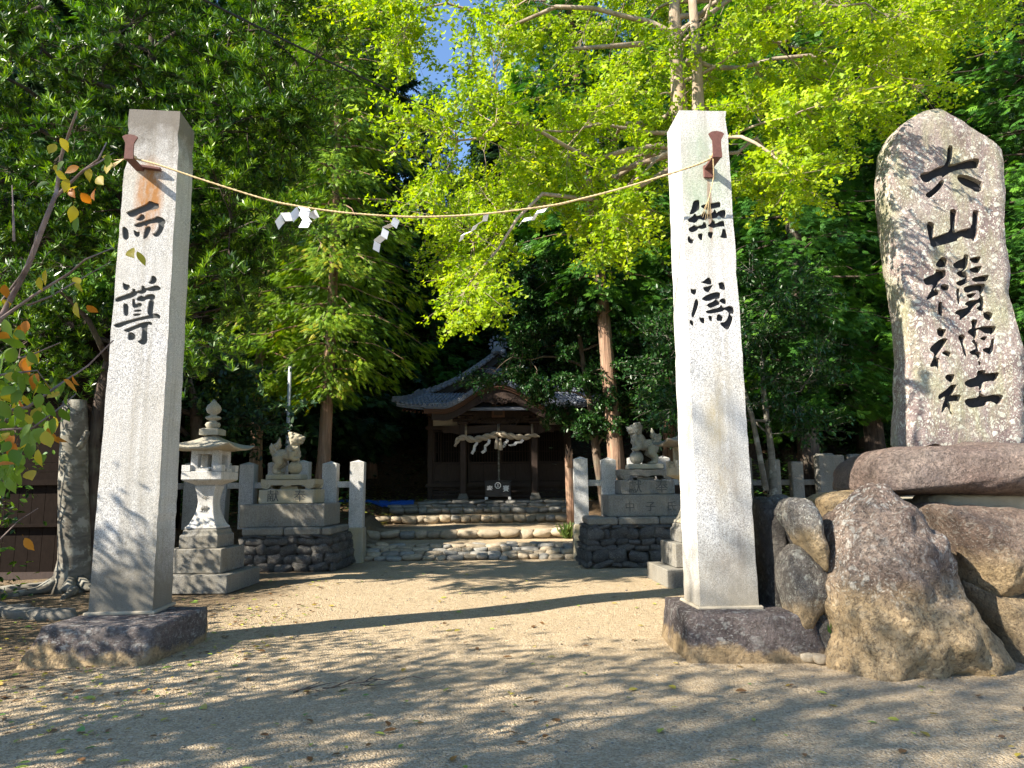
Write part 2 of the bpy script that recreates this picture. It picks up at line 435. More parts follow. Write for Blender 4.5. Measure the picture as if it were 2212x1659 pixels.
def broad_tree(name, label, cat, trunk, trad, targets, kind, lmat, bmat, r=.6, ntw=14, per=5, leaf=.09, flat=.7, down=0.0, group=None, limb_r=.035, tw_r=.006, attach=(.35, 1.0), extra_trunks=(), sides=6):
    """trunk polyline, limbs to each target, twigs round the target and leaves on the twigs"""
    root = empty(name, trunk[0], 0, label, cat, group)
    o0 = Vector(trunk[0])
    tb = MB()
    tp = [Vector(p) for p in trunk]
    sm = []
    for i in range(len(tp) - 1):
        for k in range(4): sm.append(tp[i].lerp(tp[i + 1], k / 4))
    sm.append(tp[-1])
    for _ in range(2): sm = [sm[0]] + [(sm[i - 1] + sm[i] * 2 + sm[i + 1]) / 4 for i in range(1, len(sm) - 1)] + [sm[-1]]
    rr = [trad * (1 - .75 * (i / (len(sm) - 1)) ** 1.2) * (1.0 + .5 * max(0, 1 - i / 3) ** 2) for i in range(len(sm))]
    tb.tube([p - o0 for p in sm], rr, 12, wob=.25)
    for pts, rd in extra_trunks: tb.tube([Vector(p) - o0 for p in pts], rd, 10, wob=.25)
    lb = MB(); P, D, N, S, C = [], [], [], [], []
    # main limbs to the middle of each group of targets, side limbs from those
    ncl = max(3, len(targets) // 8); seeds = random.sample(targets, ncl); prim = []
    for _ in range(3):
        grp = [[] for _ in seeds]
        for T in targets: grp[min(range(ncl), key=lambda q: (seeds[q] - T).length)].append(T)
        seeds = [sum(g, Vector()) / len(g) if g else s_ for g, s_ in zip(grp, seeds)]
    for T in seeds:
        cand = [q for q in range(int(len(sm) * attach[0]), max(int(len(sm) * attach[1]), int(len(sm) * attach[0]) + 1))]
        q_ = min(cand, key=lambda q: (sm[q] - T).length + max(0, sm[q].z - T.z + .1) * 1.5 + random.random() * .8)
        A = sm[q_]; L = (T - A).length; lp = wobble(A, T, 9, sag=.08 - down * .1, wob=.2); prim.append(lp)
        lb.tube([p - o0 for p in lp], [limb_r * (1.15 - .8 * i / 8) * min(1.2, .5 + L / 4) for i in range(9)], 6, cap=False)
    allp = [(p, k) for lp in prim for k, p in enumerate(lp) if k >= 3]
    for T in targets:
        # nearest suitable trunk point, a bit lower than the target
        cand = [q for q in range(int(len(sm) * attach[0]), max(int(len(sm) * attach[1]), int(len(sm) * attach[0]) + 1))]
        b = min(cand, key=lambda q: (sm[q] - T).length + max(0, sm[q].z - T.z + .1) * 1.5 + random.random() * .8)
        A = sm[b]; bp = min(allp, key=lambda w_: (w_[0] - T).length)[0]
        if (bp - T).length < (A - T).length: A = bp
        L = (T - A).length
        lp = wobble(A, T, 7, sag=.04 - down * .1, wob=.2)
        lb.tube([p - o0 for p in lp], [limb_r * .42 * (1 - .75 * i / 6) * min(1, .5 + L / 3) for i in range(7)], 4, cap=False)
        E = twig_ends(T, A, ntw, r, flat, down)
        for e in E:
            s_ = lp[random.choice((3, 4, 5, 5, 6))]
            tw = wobble(s_, Vector(e), 4, sag=.05 - down * .15, wob=.15)
            lb.tube([p - o0 for p in tw], [tw_r, tw_r * .8, tw_r * .6, tw_r * .3], 3, cap=False)
            dv = (tw[3] - tw[1]); dv = dv.normalized() if dv.length > 1e-5 else Vector((0, 0, 1))
            cl = random.random()
            for c in range(per):
                t = 1 - .75 * (c / per) ** 1.1 if per > 1 else 1
                i0 = min(2, int(t * 3)); pc = tw[i0].lerp(tw[i0 + 1], t * 3 - i0)
                kind(pc, dv, leaf, cl, P, D, N, S, C)
    tmpl = kind.tmpl
    P = np.array(P) - np.array(o0)[None, :]
    me = leafmesh('crown', P, np.array(D), np.array(N), np.array(S), tmpl, lmat, np.clip(np.array(C), 0, 1))
    tag(link('crown', me, root), kind='stuff')
    tb.build('trunk', bmat, root)
    lb.build('branches', bmat, root)
    return root
def rv(s=1.0): return Vector((random.gauss(0, s), random.gauss(0, s), random.gauss(0, s)))
def k_rosette(pc, dv, leaf, cl, P, D, N, S, C):
    ax = (dv * .5 + Vector((0, 0, .9)) + rv(.25)).normalized(); u = ax.orthogonal().normalized(); w_ = ax.cross(u)
    n = 11; ph = random.random() * 6.28
    for i in range(n):
        an = ph + i * 2.4; tilt = .35 + .9 * random.random()
        d = ax * math.cos(tilt) + (u * math.cos(an) + w_ * math.sin(an)) * math.sin(tilt)
        P.append(pc + ax * (.02 * i / n)); D.append(d); N.append(ax + rv(.25)); S.append(leaf * random.uniform(.7, 1.15))
        C.append(cl * .45 + random.random() * .35 + (.2 if tilt < .8 else 0))
k_rosette.tmpl = T_BLADE
def k_ginkgo(pc, dv, leaf, cl, P, D, N, S, C):
    for i in range(5):
        d = (rv(.7) + Vector((0, 0, -.45)) + dv * .3).normalized()
        P.append(pc + rv(.025)); D.append(d); N.append(rv(.6) + Vector((-.3, -.4, .8))); S.append(leaf * random.uniform(.7, 1.15))
        C.append(cl * .5 + random.random() * .5)
k_ginkgo.tmpl = T_GINKGO
def k_broad(pc, dv, leaf, cl, P, D, N, S, C):
    for i in range(4):
        d = (dv * .5 + rv(.6)).normalized()
        P.append(pc + rv(.03)); D.append(d); N.append(Vector((0, 0, 1)) + rv(.45)); S.append(leaf * random.uniform(.7, 1.2))
        C.append(cl * .5 + random.random() * .5)
k_broad.tmpl = T_OVAL
def k_frond(pc, dv, leaf, cl, P, D, N, S, C):
    for i in range(2):
        d = (dv * .8 + rv(.5) + Vector((0, 0, -.35))).normalized()
        P.append(pc + rv(.03)); D.append(d); N.append(Vector((0, 0, 1)) + rv(.5)); S.append(leaf * random.uniform(.6, 1.2))
        C.append(cl * .55 + random.random() * .45)
k_frond.tmpl = T_FROND

# conifers: one mesh per kind, copied
def conifer_meshes(seed, H, tr, cb, R, nb, per, leaf, tmpl, lmat, bmat, droop=.35, narrow=.75, lean=0.0, stubs=0):
    random.seed(seed)
    tb = MB(); pts = []; rr = []
    for i in range(14):
        t = i / 13; pts.append(Vector((lean * H * t + .12 * math.sin(t * 5 + seed), .1 * math.cos(t * 4 + seed), H * t)))
        rr.append(tr * (1 - .93 * t) * (1 + .6 * max(0, 1 - t * 12)))
    tb.tube(pts, rr, 12, wob=.15)
    def tp(z):
        t = min(max(z / H, 0), .999) * 13; i = int(t); return pts[i].lerp(pts[i + 1], t - i)
    for i in range(stubs):
        z = cb * random.uniform(.45, 1); a = random.random() * 6.28; p = tp(z)
        q = p + Vector((math.cos(a), math.sin(a), random.uniform(-.2, .3))) * random.uniform(.3, 1.0)
        tb.tube(wobble(p, q, 4, .03, .15), [.018, .014, .01, .004], 4, cap=False)
    P, D, N, S, C = [], [], [], [], []
    for b in range(nb):
        f = (b + random.random()) / nb; z = cb + (H - cb) * f ** 1.05
        L = (R * (1 - f) ** narrow * random.uniform(.6, 1.15) + .35) * min(1, .3 + (z - cb) / 2.6)
        a = b * 2.399 + random.uniform(-.3, .3); p = tp(z)
        o = Vector((math.cos(a), math.sin(a), 0)); side = Vector((-o.y, o.x, 0))
        e = p + o * L + Vector((0, 0, -droop * L * random.uniform(.5, 1.2) + .1 * L))
        lp = wobble(p, e, 6, sag=.08, wob=.1)
        tb.tube(lp, [.035 * (1 - f * .6), .03, .022, .015, .01, .004], 4, cap=False)
        cl = random.random(); m = max(4, int(per * L / R))
        cen = [(.06 + .94 * random.random() ** .75, random.uniform(-1, 1), random.random()) for _ in range(max(4, m // 13))]
        for i in range(m):
            t, s_, cv = random.choice(cen); k = min(4, int(t * 5)); q = lp[k].lerp(lp[k + 1], t * 5 - k)
            wd = .42 * L * (1.05 - t) + .18
            q = q + side * (s_ * wd) + Vector((0, 0, -.25 * abs(s_) * wd - .1)) + Vector((random.gauss(0, .11), random.gauss(0, .11), random.gauss(0, .12)))
            d = o * (.55 + .3 * random.random()) + side * (s_ * .8) + Vector((0, 0, -.45 * droop / .35 + random.gauss(0, .25)))
            P.append(q); D.append(d); N.append(Vector((0, 0, 1)) + o * .3 + rv(.35)); S.append(leaf * random.uniform(.6, 1.25))
            C.append(cl * .25 + cv * .35 + .15 * t + random.random() * .25)
    for i in range(nb * 26):      # short inner sprays that clothe the stem
        z = cb * .92 + (H - cb) * random.random() ** 1.1; a = random.random() * 6.28; r = .15 + .65 * random.random(); p = tp(z)
        o = Vector((math.cos(a), math.sin(a), 0))
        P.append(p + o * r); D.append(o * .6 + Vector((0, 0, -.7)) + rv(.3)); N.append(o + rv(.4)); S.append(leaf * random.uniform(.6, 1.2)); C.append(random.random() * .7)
    P, D, N, S, C = map(np.array, (P, D, N, S, C))
    return tb.mesh('conifer_trunk', bmat), leafmesh('conifer_crown', P, D, N, S, tmpl, lmat, np.clip(C, 0, 1))
def place_conifer(name, meshes, loc, label, cat, group=None, rz=0.0, sc=(1, 1, 1)):
    root = empty(name, loc, rz, label, cat, group); root.scale = sc
    link('trunk', meshes[0], root); tag(link('crown', meshes[1], root), kind='stuff')
    return root

# ------------------------------------------------------------------ solids from an outline, rocks, carved faces
def smooth_loop(pts, n, passes=2):
    """n points evenly spaced round a closed, slightly rounded outline"""
    k = len(pts); P = [Vector((p[0], p[1])) for p in pts]; fine = []
    for i in range(k):
        a, b, c, d = P[i - 1], P[i], P[(i + 1) % k], P[(i + 2) % k]
        for s in range(6):
            t = s / 6; fine.append(.5 * ((2 * b) + (c - a) * t * .7 + (2 * a * .7 - 5 * b + 4 * c - d * .7 + (b * .0)) * 0) if False else b.lerp(c, t))
    for _ in range(passes): fine = [(fine[i - 1] + fine[i] * 2 + fine[(i + 1) % len(fine)]) / 4 for i in range(len(fine))]
    L = [0]; m = len(fine)
    for i in range(m): L.append(L[-1] + (fine[(i + 1) % m] - fine[i]).length)
    out = []; j = 0
    for i in range(n):
        s = L[-1] * i / n
        while L[j + 1] < s: j += 1
        t = (s - L[j]) / max(L[j + 1] - L[j], 1e-9); out.append(fine[j].lerp(fine[(j + 1) % m], t))
    return out
def outline_rock(name, px, Y, depth, mat, label=None, cat='boulder', rough=.024, sc=1.6, n=110, rings=26, sq=.62, ztop=None, lift=0.0, fine=.35, parent=None, group=None, back=1.0, tilt=0.0, conv=(2500, 1700, .7235), face=1.0):
    """solid stone whose outline is seen as px (zoom coordinates) when it stands at distance Y, bulging to both sides"""
    ux = [((conv[0] + a * conv[2]) / 1.8517, (conv[1] + b * conv[2]) / 1.8517) for a, b in px]
    P = [at(u, v, Y) for u, v in ux]
    cx = sum(p.x for p in P) / len(P); z0 = min(p.z for p in P); z0 = max(z0, 0) if z0 < 0.25 else z0
    org = Vector((cx, Y, z0))
    loop = smooth_loop([(p.x - cx, p.z - z0) for p in P], n)
    if sum(loop[i - 1].x * loop[i].y - loop[i].x * loop[i - 1].y for i in range(n)) < 0: loop.reverse()
    c = Vector((sum(p.x for p in loop) / n, sum(p.y for p in loop) / n))
    vs = []; off = Vector((random.random() * 40, random.random() * 40, 0))
    for sgn in (-1, 1):
        for r in range(rings + 1):
            t = r / rings * math.pi / 2
            s_ = max(math.cos(t), 0) ** sq; dd = math.sin(t) ** (.55 + .35 * sq)
            if sgn == 1 and r == 0: continue
            for p in loop:
                q = c + (p - c) * s_
                y = sgn * depth * (.5 * face if sgn < 0 else .5 * back) * dd * (1 + tilt * (q.y - c.y))
                vs.append(Vector((q.x, y, q.y)))
    for i, p in enumerate(vs):
        d = mnoise.fractal(p * sc + off, .8, 2.1, 4) * rough
        d2 = (mnoise.noise(p * sc * 4.1 + off) ) * rough * fine
        d2 += rough * .55 * (.35 - abs(mnoise.noise(p * sc * 1.9 + off * 2))) * 2 + rough * .12 * mnoise.noise(p * sc * 11 + off)
        q3 = p * sc * 1.3 + off; fd = mnoise.voronoi(q3)[0]; d2 += rough * .45 * (fd[0] - .35) * face
        nrm = Vector((p.x - c.x, p.y * 1.2, p.z - c.y)); nrm = nrm.normalized() if nrm.length > 1e-6 else Vector((0, -1, 0))
        vs[i] = p + nrm * (d * 2 + d2)
    fs = []
    for r in range(rings):
        for j in range(n):
            a, b = r * n + j, r * n + (j + 1) % n
            fs.append((a, b, b + n, a + n))
    B = (rings + 1) * n
    for j in range(n):
        a, b = j, (j + 1) % n; fs.append((b, a, B + a, B + b))
    for r in range(rings - 1):
        for j in range(n):
            a, b = B + r * n + j, B + r * n + (j + 1) % n
            fs.append((b, a, a + n, b + n))
    mb = MB(); mb.add(vs, fs, 0, True)
    o = mb.build(name, mat, parent, loc=org)
    if label: tag(o, label, cat, group)
    return o

def rock_mesh(name, seed, mat, sub=2, sq=.6, amp=.12):
    """unit stone, between a ball and a box"""
    bm = bmesh.new(); bmesh.ops.create_icosphere(bm, subdivisions=sub, radius=1)
    o = Vector((seed * 3.7, seed, 1))
    for v in bm.verts:
        p = v.co.copy(); q = Vector([math.copysign(abs(a) ** sq, a) for a in p]); q = q / max(1.0, q.length / 1.25)
        q *= 1 + amp * 2 * mnoise.noise(p * 1.1 + o) + amp * .6 * mnoise.noise(p * 3 + o)
        v.co = q * .5
    me = bpy.data.meshes.new(name); bm.to_mesh(me); bm.free()
    for p in me.polygons: p.use_smooth = True
    me.materials.append(mat); return me

def carved_face(outline, strokes, depth, step, jit=.25):
    """triangulated face in 2D with sunk strokes: returns verts2d, flat tris, sunk tris"""
    pts = []; edges = []
    def loop(pl):
        b = len(pts); pts.extend(Vector((p[0], p[1])) for p in pl)
        for i in range(len(pl)): edges.append((b + i, b + (i + 1) % len(pl)))
    def dens(pl, st):
        o = []
        for i in range(len(pl)):
            a, b = Vector(pl[i]), Vector(pl[(i + 1) % len(pl)]); k = max(1, int((b - a).length / st))
            o += [a.lerp(b, j / k) for j in range(k)]
        return o
    out = dens(outline, step); loop(out)
    for s in strokes: loop(s)
    x0, x1 = min(p[0] for p in outline), max(p[0] for p in outline); y0, y1 = min(p[1] for p in outline), max(p[1] for p in outline)
    y = y0 + step / 2
    while y < y1:
        x = x0 + step / 2
        while x < x1:
            q = (x + random.uniform(-jit, jit) * step, y + random.uniform(-jit, jit) * step)
            if in_poly(q[0], q[1], outline): pts.append(Vector(q))
            x += step
        y += step
    V, E, Fc, *_ = delaunay_2d_cdt(pts, edges, [], 0, 1e-5)
    flat, sunk = [], []
    bbs = [(min(p[0] for p in s), max(p[0] for p in s), min(p[1] for p in s), max(p[1] for p in s)) for s in strokes]
    for f in Fc:
        c = (V[f[0]] + V[f[1]] + V[f[2]]) / 3
        if not in_poly(c.x, c.y, outline): continue
        ins = any(b[0] <= c.x <= b[1] and b[2] <= c.y <= b[3] and in_poly(c.x, c.y, s) for s, b in zip(strokes, bbs))
        (sunk if ins else flat).append(tuple(f))
    return V, flat, sunk
def round_stroke(pl, it=1, grow=0.0):
    P = [Vector(p) for p in pl]; k = len(P)
    if grow:
        sg = 1 if sum(P[i - 1].x * P[i].y - P[i].x * P[i - 1].y for i in range(k)) > 0 else -1
        Q = []
        for i in range(k):
            e1, e2 = (P[i] - P[i - 1]), (P[(i + 1) % k] - P[i])
            n1, n2 = Vector((e1.y, -e1.x)).normalized(), Vector((e2.y, -e2.x)).normalized()
            m = n1 + n2; m = m.normalized() if m.length > .3 else n1
            Q.append(P[i] + m * (grow * sg))
        P = Q
    for _ in range(it):
        Q = []
        for i in range(len(P)):
            a, b = P[i], P[(i + 1) % len(P)]; Q += [a.lerp(b, .22), a.lerp(b, .78)]
        P = Q
    return [(p.x, p.y) for p in P]

# traced strokes: origin and scale of each sheet in photo pixels, then outlines
GLYPHS = {
 'left': [((460, 780, 7.542), [
   [(330,520),(600,420),(960,270),(1020,190),(1080,190),(1180,240),(1310,260),(1300,310),(1320,350),(1300,400),(1150,430),(1040,450),(780,545),(700,570),(640,630),(520,655),(440,635),(390,570)],
   [(640,735),(700,690),(780,585),(850,590),(895,670),(870,720),(800,765),(720,765)],
   [(550,905),(750,820),(1180,700),(1260,640),(1400,680),(1460,720),(1515,790),(1505,850),(1465,890),(1465,980),(1400,1130),(1310,1240),(1230,1260),(1120,1180),(1200,1150),(1280,1050),(1320,930),(1320,820),(1150,840),(990,870),(950,940),(900,900),(770,955),(660,955)],
   [(940,960),(1040,950),(1075,1010),(1040,1110),(950,1290),(850,1330),(870,1150),(910,1010)],
   [(230,970),(290,960),(380,1050),(400,1180),(405,1290),(340,1350),(260,1310),(230,1200),(225,1080)],
   [(560,1070),(600,1070),(640,1120),(740,1100),(730,1240),(660,1255),(590,1200)]]),
  ((430, 1080, 5.183), [
   [(840,265),(900,210),(915,120),(970,130),(1015,185),(1000,250),(940,290)],
   [(320,255),(370,300),(450,310),(460,370),(400,420),(340,390),(315,320)],
   [(145,590),(340,520),(510,460),(520,385),(570,400),(580,455),(620,430),(700,420),(710,320),(760,340),(775,390),(1010,310),(1100,370),(1090,410),(890,435),(810,410),(790,460),(710,490),(620,470),(600,510),(520,560),(350,610),(185,665)],
   [(595,620),(620,570),(700,530),(750,565),(800,520),(910,495),(985,530),(970,615),(820,590),(740,650)],
   [(865,610),(960,625),(940,800),(925,950),(840,920),(825,840)],
   [(320,685),(430,715),(425,930),(380,950),(335,910)],
   [(515,600),(560,600),(570,720),(650,680),(710,700),(700,745),(620,770),(545,780),(515,740)],
   [(540,840),(640,820),(705,830),(680,855),(560,860)],
   [(525,925),(570,905),(690,905),(660,935),(560,950)],
   [(115,1130),(330,1070),(640,990),(850,940),(960,905),(1040,910),(1090,955),(1080,1005),(1000,985),(850,1005),(640,1040),(420,1110),(240,1190),(170,1180)],
   [(305,1255),(530,1165),(720,1090),(870,1070),(920,1100),(910,1140),(830,1120),(815,1300),(820,1500),(740,1555),(610,1480),(700,1440),(715,1300),(720,1170),(600,1210),(440,1280),(440,1290)],
   [(430,1300),(510,1295),(570,1350),(570,1410),(520,1445),(420,1445)]])],
 'right': [((2720, 780, 7.541), [
   [(410,200),(480,160),(560,150),(590,200),(605,340),(580,410),(490,480),(390,560),(290,575),(330,500),(370,380)],
   [(630,340),(690,300),(980,250),(1190,200),(1230,270),(1225,355),(1000,400),(810,440),(700,390)],
   [(245,730),(400,650),(440,560),(490,600),(520,640),(680,590),(735,490),(780,540),(830,590),(1000,545),(1040,435),(1080,490),(1120,550),(1180,490),(1350,440),(1390,560),(1350,690),(1240,670),(1165,600),(1110,670),(990,700),(860,640),(780,740),(700,750),(560,700),(500,790),(420,840),(400,820),(260,800)],
   [(260,1010),(410,930),(430,900),(530,960),(600,920),(700,900),(710,800),(800,870),(815,970),(650,1020),(560,985),(520,1050),(370,1120),(290,1090)],
   [(835,920),(950,860),(960,740),(1060,810),(1070,870),(1240,790),(1320,780),(1380,950),(1240,930),(1080,960),(1010,985),(940,960)],
   [(250,1250),(290,1260),(330,1330),(410,1350),(400,1420),(340,1460),(260,1420),(240,1340)],
   [(555,1180),(680,1150),(685,1350),(610,1350),(550,1260)],
   [(860,1110),(1005,1120),(970,1290),(910,1300),(850,1210)],
   [(1290,1020),(1370,1030),(1450,1270),(1370,1300),(1210,1270),(1270,1190)]]),
  ((2730, 1090, 6.6375), [
   [(480,260),(560,240),(700,120),(770,210),(785,290),(720,310),(620,290)],
   [(555,390),(700,375),(815,315),(760,400),(700,515),(620,500),(570,450)],
   [(950,285),(1080,250),(1150,400),(1120,465),(980,420),(990,370)],
   [(220,420),(260,460),(360,440),(370,530),(310,590),(230,530)],
   [(500,705),(640,610),(780,550),(950,520),(1005,560),(1000,670),(920,690),(870,680),(660,760)],
   [(630,855),(860,760),(885,685),(990,790),(1000,825),(850,890),(730,940)],
   [(975,755),(1040,700),(1110,690),(1165,770),(1150,845),(1060,810)],
   [(595,1035),(800,980),(980,940),(1030,855),(1090,950),(1240,890),(1330,910),(1380,1010),(1350,1090),(1260,1080),(1290,1150),(1350,1190),(1300,1350),(1230,1500),(1150,1500),(1010,1370),(1020,1330),(1140,1325),(1210,1210),(1240,1080),(1200,1020),(1120,970),(1060,1025),(700,1090)],
   [(365,690),(435,790),(390,960),(320,1120),(290,1185),(235,1160),(280,980),(325,790)],
   [(190,1260),(280,1290),(310,1430),(205,1360)],
   [(445,1180),(490,1215),(570,1200),(600,1330),(540,1345),(470,1280)],
   [(690,1155),(780,1155),(795,1290),(740,1275),(705,1220)],
   [(935,1090),(1080,1170),(1060,1280),(900,1275)]])],
 'stone': [((3660, 560, 3.77), [
   [(495,80),(575,95),(575,240),(550,290),(545,375),(700,335),(900,275),(985,290),(970,410),(780,415),(620,445),(500,490),(440,555),(405,515),(280,560),(200,630),(120,615),(80,540),(120,490),(220,485),(350,410),(485,375)],
   [(410,590),(470,620),(400,720),(240,860),(190,840),(190,795),(250,770),(350,670)],
   [(650,525),(780,520),(920,565),(1050,640),(1035,750),(1010,770),(920,755),(880,720),(740,660),(660,590)],
   [(190,1240),(240,1235),(310,1280),(290,1400),(285,1480),(400,1430),(550,1375),(545,1150),(550,1035),(620,1035),(655,1080),(630,1200),(625,1380),(760,1335),(890,1315),(890,1060),(940,1050),(985,1090),(975,1200),(970,1400),(950,1490),(890,1560),(880,1475),(780,1475),(690,1440),(690,1490),(500,1550),(350,1590),(240,1620),(200,1500)]]),
  ((3680, 1000, 5.53), [
   [(315,350),(420,230),(480,160),(600,210),(590,350),(430,390)],
   [(60,660),(170,610),(330,540),(330,440),(420,470),(560,440),(580,570),(440,650),(400,780),(330,860),(430,940),(390,1000),(370,1010),(340,990),(230,1050),(110,1130),(150,1040),(250,880),(290,760),(110,780)],
   [(440,800),(520,760),(650,800),(620,900),(460,880)],
   [(390,1165),(480,1165),(500,1440),(430,1460),(385,1410)],
   [(730,320),(860,240),(965,200),(980,100),(1080,120),(1080,280),(1040,400),(980,450),(1080,560),(1080,680),(1000,740),(870,790),(800,730),(870,690),(1010,640),(1000,590),(900,590),(820,520),(860,480),(970,440),(960,390),(800,400)],
   [(1090,200),(1230,150),(1380,130),(1330,270),(1200,270)],
   [(1100,430),(1200,380),(1380,340),(1370,420),(1310,490),(1180,480)],
   [(1140,640),(1280,590),(1550,530),(1530,660),(1350,680),(1210,690)],
   [(960,840),(1100,790),(1300,750),(1480,740),(1440,900),(1370,990),(1440,1050),(1440,1320),(1350,1330),(1260,1280),(1350,1240),(1340,1150),(1270,1160),(1120,1370),(990,1480),(870,1560),(900,1450),(760,1400),(830,1340),(1050,1290),(1070,1230),(980,1200),(1100,1120),(1340,1100),(1345,880),(1200,880),(1010,950)],
   [(820,860),(885,855),(890,1190),(850,1180),(820,1050)],
   [(1030,1000),(1120,970),(1250,950),(1180,1030),(1090,1060)],
   [(1420,1390),(1520,1360),(1640,1420),(1600,1560),(1450,1510)]]),
  ((3690, 1270, 6.703), [
   [(365,350),(450,285),(500,330),(600,330),(600,430),(530,525),(400,480)],
   [(170,880),(250,760),(500,580),(660,570),(600,700),(460,900),(350,1080),(440,1120),(460,1400),(410,1400),(370,1290),(180,1330),(290,1090),(320,960)],
   [(490,970),(590,900),(760,935),(730,1060),(600,1010)],
   [(970,520),(1040,450),(1160,510),(1120,620),(1140,780),(1200,1010),(1170,1050),(1110,960),(1040,700)],
   [(1310,110),(1360,55),(1480,60),(1480,130),(1440,290),(1530,280),(1620,240),(1980,220),(1990,330),(1900,450),(1840,460),(1820,415),(1700,410),(1560,330),(1470,300),(1470,500),(1410,620),(1530,720),(1520,880),(1490,900),(1590,970),(1580,1060),(1500,1100),(1460,990),(1330,980),(1240,930),(1400,870),(1450,840),(1420,740),(1330,640),(1400,590),(1380,500),(1210,390),(1260,340),(1340,300)],
   [(1550,570),(1640,520),(1740,510),(1690,610)],
   [(1860,560),(1940,600),(1900,960),(1770,965),(1610,870),(1700,825),(1820,815)],
   [(1500,1150),(1600,1220),(1550,1300)]]),
  ((3730, 1460, 6.9125), [
   [(330,340),(420,270),(590,270),(590,400),(540,485),(430,430)],
   [(160,850),(300,750),(480,600),(520,560),(660,550),(620,700),(510,850),(650,830),(790,840),(760,1000),(620,970),(480,1000),(530,1100),(540,1300),(580,1380),(500,1350),(440,1170),(400,1140),(330,1230),(240,1340),(290,1130),(360,950),(350,840),(230,930),(180,930)],
   [(890,490),(1000,420),(1240,340),(1240,190),(1380,140),(1500,160),(1500,240),(1880,190),(1850,330),(1770,440),(1640,410),(1440,450),(1440,620),(1350,730),(1340,790),(1510,880),(1640,840),(1850,820),(1980,850),(1950,1000),(1880,1085),(1780,1060),(1590,960),(1550,1090),(1340,1130),(1060,1170),(910,1050),(930,940),(1320,910),(1310,650),(1280,560),(1080,610),(930,570)]])],
}
def glyph_uv(key):
    return [[((ox + x / s) / 1.8517, (oy + y / s) / 1.8517) for x, y in pl] for (ox, oy, s), pls in GLYPHS[key] for pl in pls]

_txt = {}
def text_mesh(body, size, depth, mat, weight=0.0):
    c = bpy.data.curves.new('lettering', 'FONT'); c.body = body; c.size = size; c.extrude = depth; c.align_x = 'CENTER'; c.align_y = 'CENTER'; c.offset = weight
    c.resolution_u = 2
    o = bpy.data.objects.new('lettering', c); COL.objects.link(o)
    bpy.context.view_layer.update()
    me = bpy.data.meshes.new_from_object(o.evaluated_get(bpy.context.evaluated_depsgraph_get()))
    bpy.data.objects.remove(o); bpy.data.curves.remove(c)
    me.materials.clear(); me.materials.append(mat); return me

# ------------------------------------------------------------------ the materials of the place
def pillar_stains(t, c):
    rust = t.math('MULTIPLY', t.spot((.0, -.28, 4.2), (.17, .3, .5)), 2.2, clamp=True)
    rust = t.math('MULTIPLY', rust, t.ramp(t.noise(9, 5, .7, vec=t.map(scale=(1, 1, .3))), [(.32, .1), (.55, 1)]))
    c = t.mix(rust, c, (.36, .17, .055))
    z = t.xyz()[2]
    top = t.math('MULTIPLY', t.math('SUBTRACT', t.math('ADD', z, t.math('MULTIPLY', t.noise(4, 5, .7),   .9)), 5.0), 2.2, clamp=True)
    c = t.mix(t.math('MULTIPLY', top, .85), c, (.13, .11, .085))
    low = t.math('MULTIPLY', t.math('SUBTRACT', .55, t.math('ADD', z, t.math('MULTIPLY', t.noise(5, 5, .7), -.7))), 1.6, clamp=True)
    return t.mix(t.math('MULTIPLY', low, .85), c, (.13, .115, .085))
def pillar_stains_r(t, c):
    g = t.math('MULTIPLY', t.spot((-.02, -.26, 4.05), (.30, .4, .75)), 1.6, clamp=True)
    g = t.math('MULTIPLY', g, t.ramp(t.noise(4, 5, .7, vec=t.map(scale=(1, 1, .5))), [(.3, .2), (.6, 1)]))
    c = t.mix(t.math('MULTIPLY', g, .75), c, (.27, .36, .24))
    y_ = t.math('MULTIPLY', t.spot((.0, -.26, 1.55), (.22, .4, .8)), 1.5, clamp=True)
    y_ = t.math('MULTIPLY', y_, t.ramp(t.noise(3, 5, .65, vec=t.map(scale=(1, 1, .4), loc=(3, 1, 2))), [(.4, 0), (.62, 1)]))
    c = t.mix(t.math('MULTIPLY', y_, .6), c, (.42, .33, .16))
    d_ = t.math('MULTIPLY', t.spot((.02, -.26, .8), (.3, .5, .85)), 1.3, clamp=True)
    d_ = t.math('MULTIPLY', d_, t.ramp(t.noise(3.3, 6, .7, vec=t.map(scale=(1, 1, .5), loc=(8, 1, 2))), [(.42, 0), (.64, 1)]))
    c = t.mix(t.math('MULTIPLY', d_, .75), c, (.17, .15, .14))
    r_ = t.math('MULTIPLY', t.spot((.02, -.27, 3.78), (.03, .3, .42)), 2.5, clamp=True)
    c = t.mix(t.math('MULTIPLY', r_, .6), c, (.25, .12, .07))
    z = t.xyz()[2]
    low = t.math('MULTIPLY', t.math('SUBTRACT', .42, t.math('ADD', z, t.math('MULTIPLY', t.noise(5, 5, .7), -.6))), 1.4, clamp=True)
    return t.mix(t.math('MULTIPLY', low, .8), c, (.19, .165, .12))
M_ = {}
M_['granite_l'] = m_granite('granite_left_pillar', extra=pillar_stains, base=(.74, .73, .71))
M_['granite_r'] = m_granite('granite_right_pillar', extra=pillar_stains_r, base=(.76, .76, .74))
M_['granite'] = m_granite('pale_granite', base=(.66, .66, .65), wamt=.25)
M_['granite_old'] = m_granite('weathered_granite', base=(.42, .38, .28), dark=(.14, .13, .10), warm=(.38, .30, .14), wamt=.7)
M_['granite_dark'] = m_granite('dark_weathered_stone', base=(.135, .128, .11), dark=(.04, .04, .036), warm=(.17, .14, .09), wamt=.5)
M_['carve'] = m_plain('black_paint_in_carving', (.018, .019, .022), .8, .4, 14, .3)
M_['carve_g'] = m_plain('grey_paint_in_carving', (.075, .078, .075), .8, .4, 14, .3)
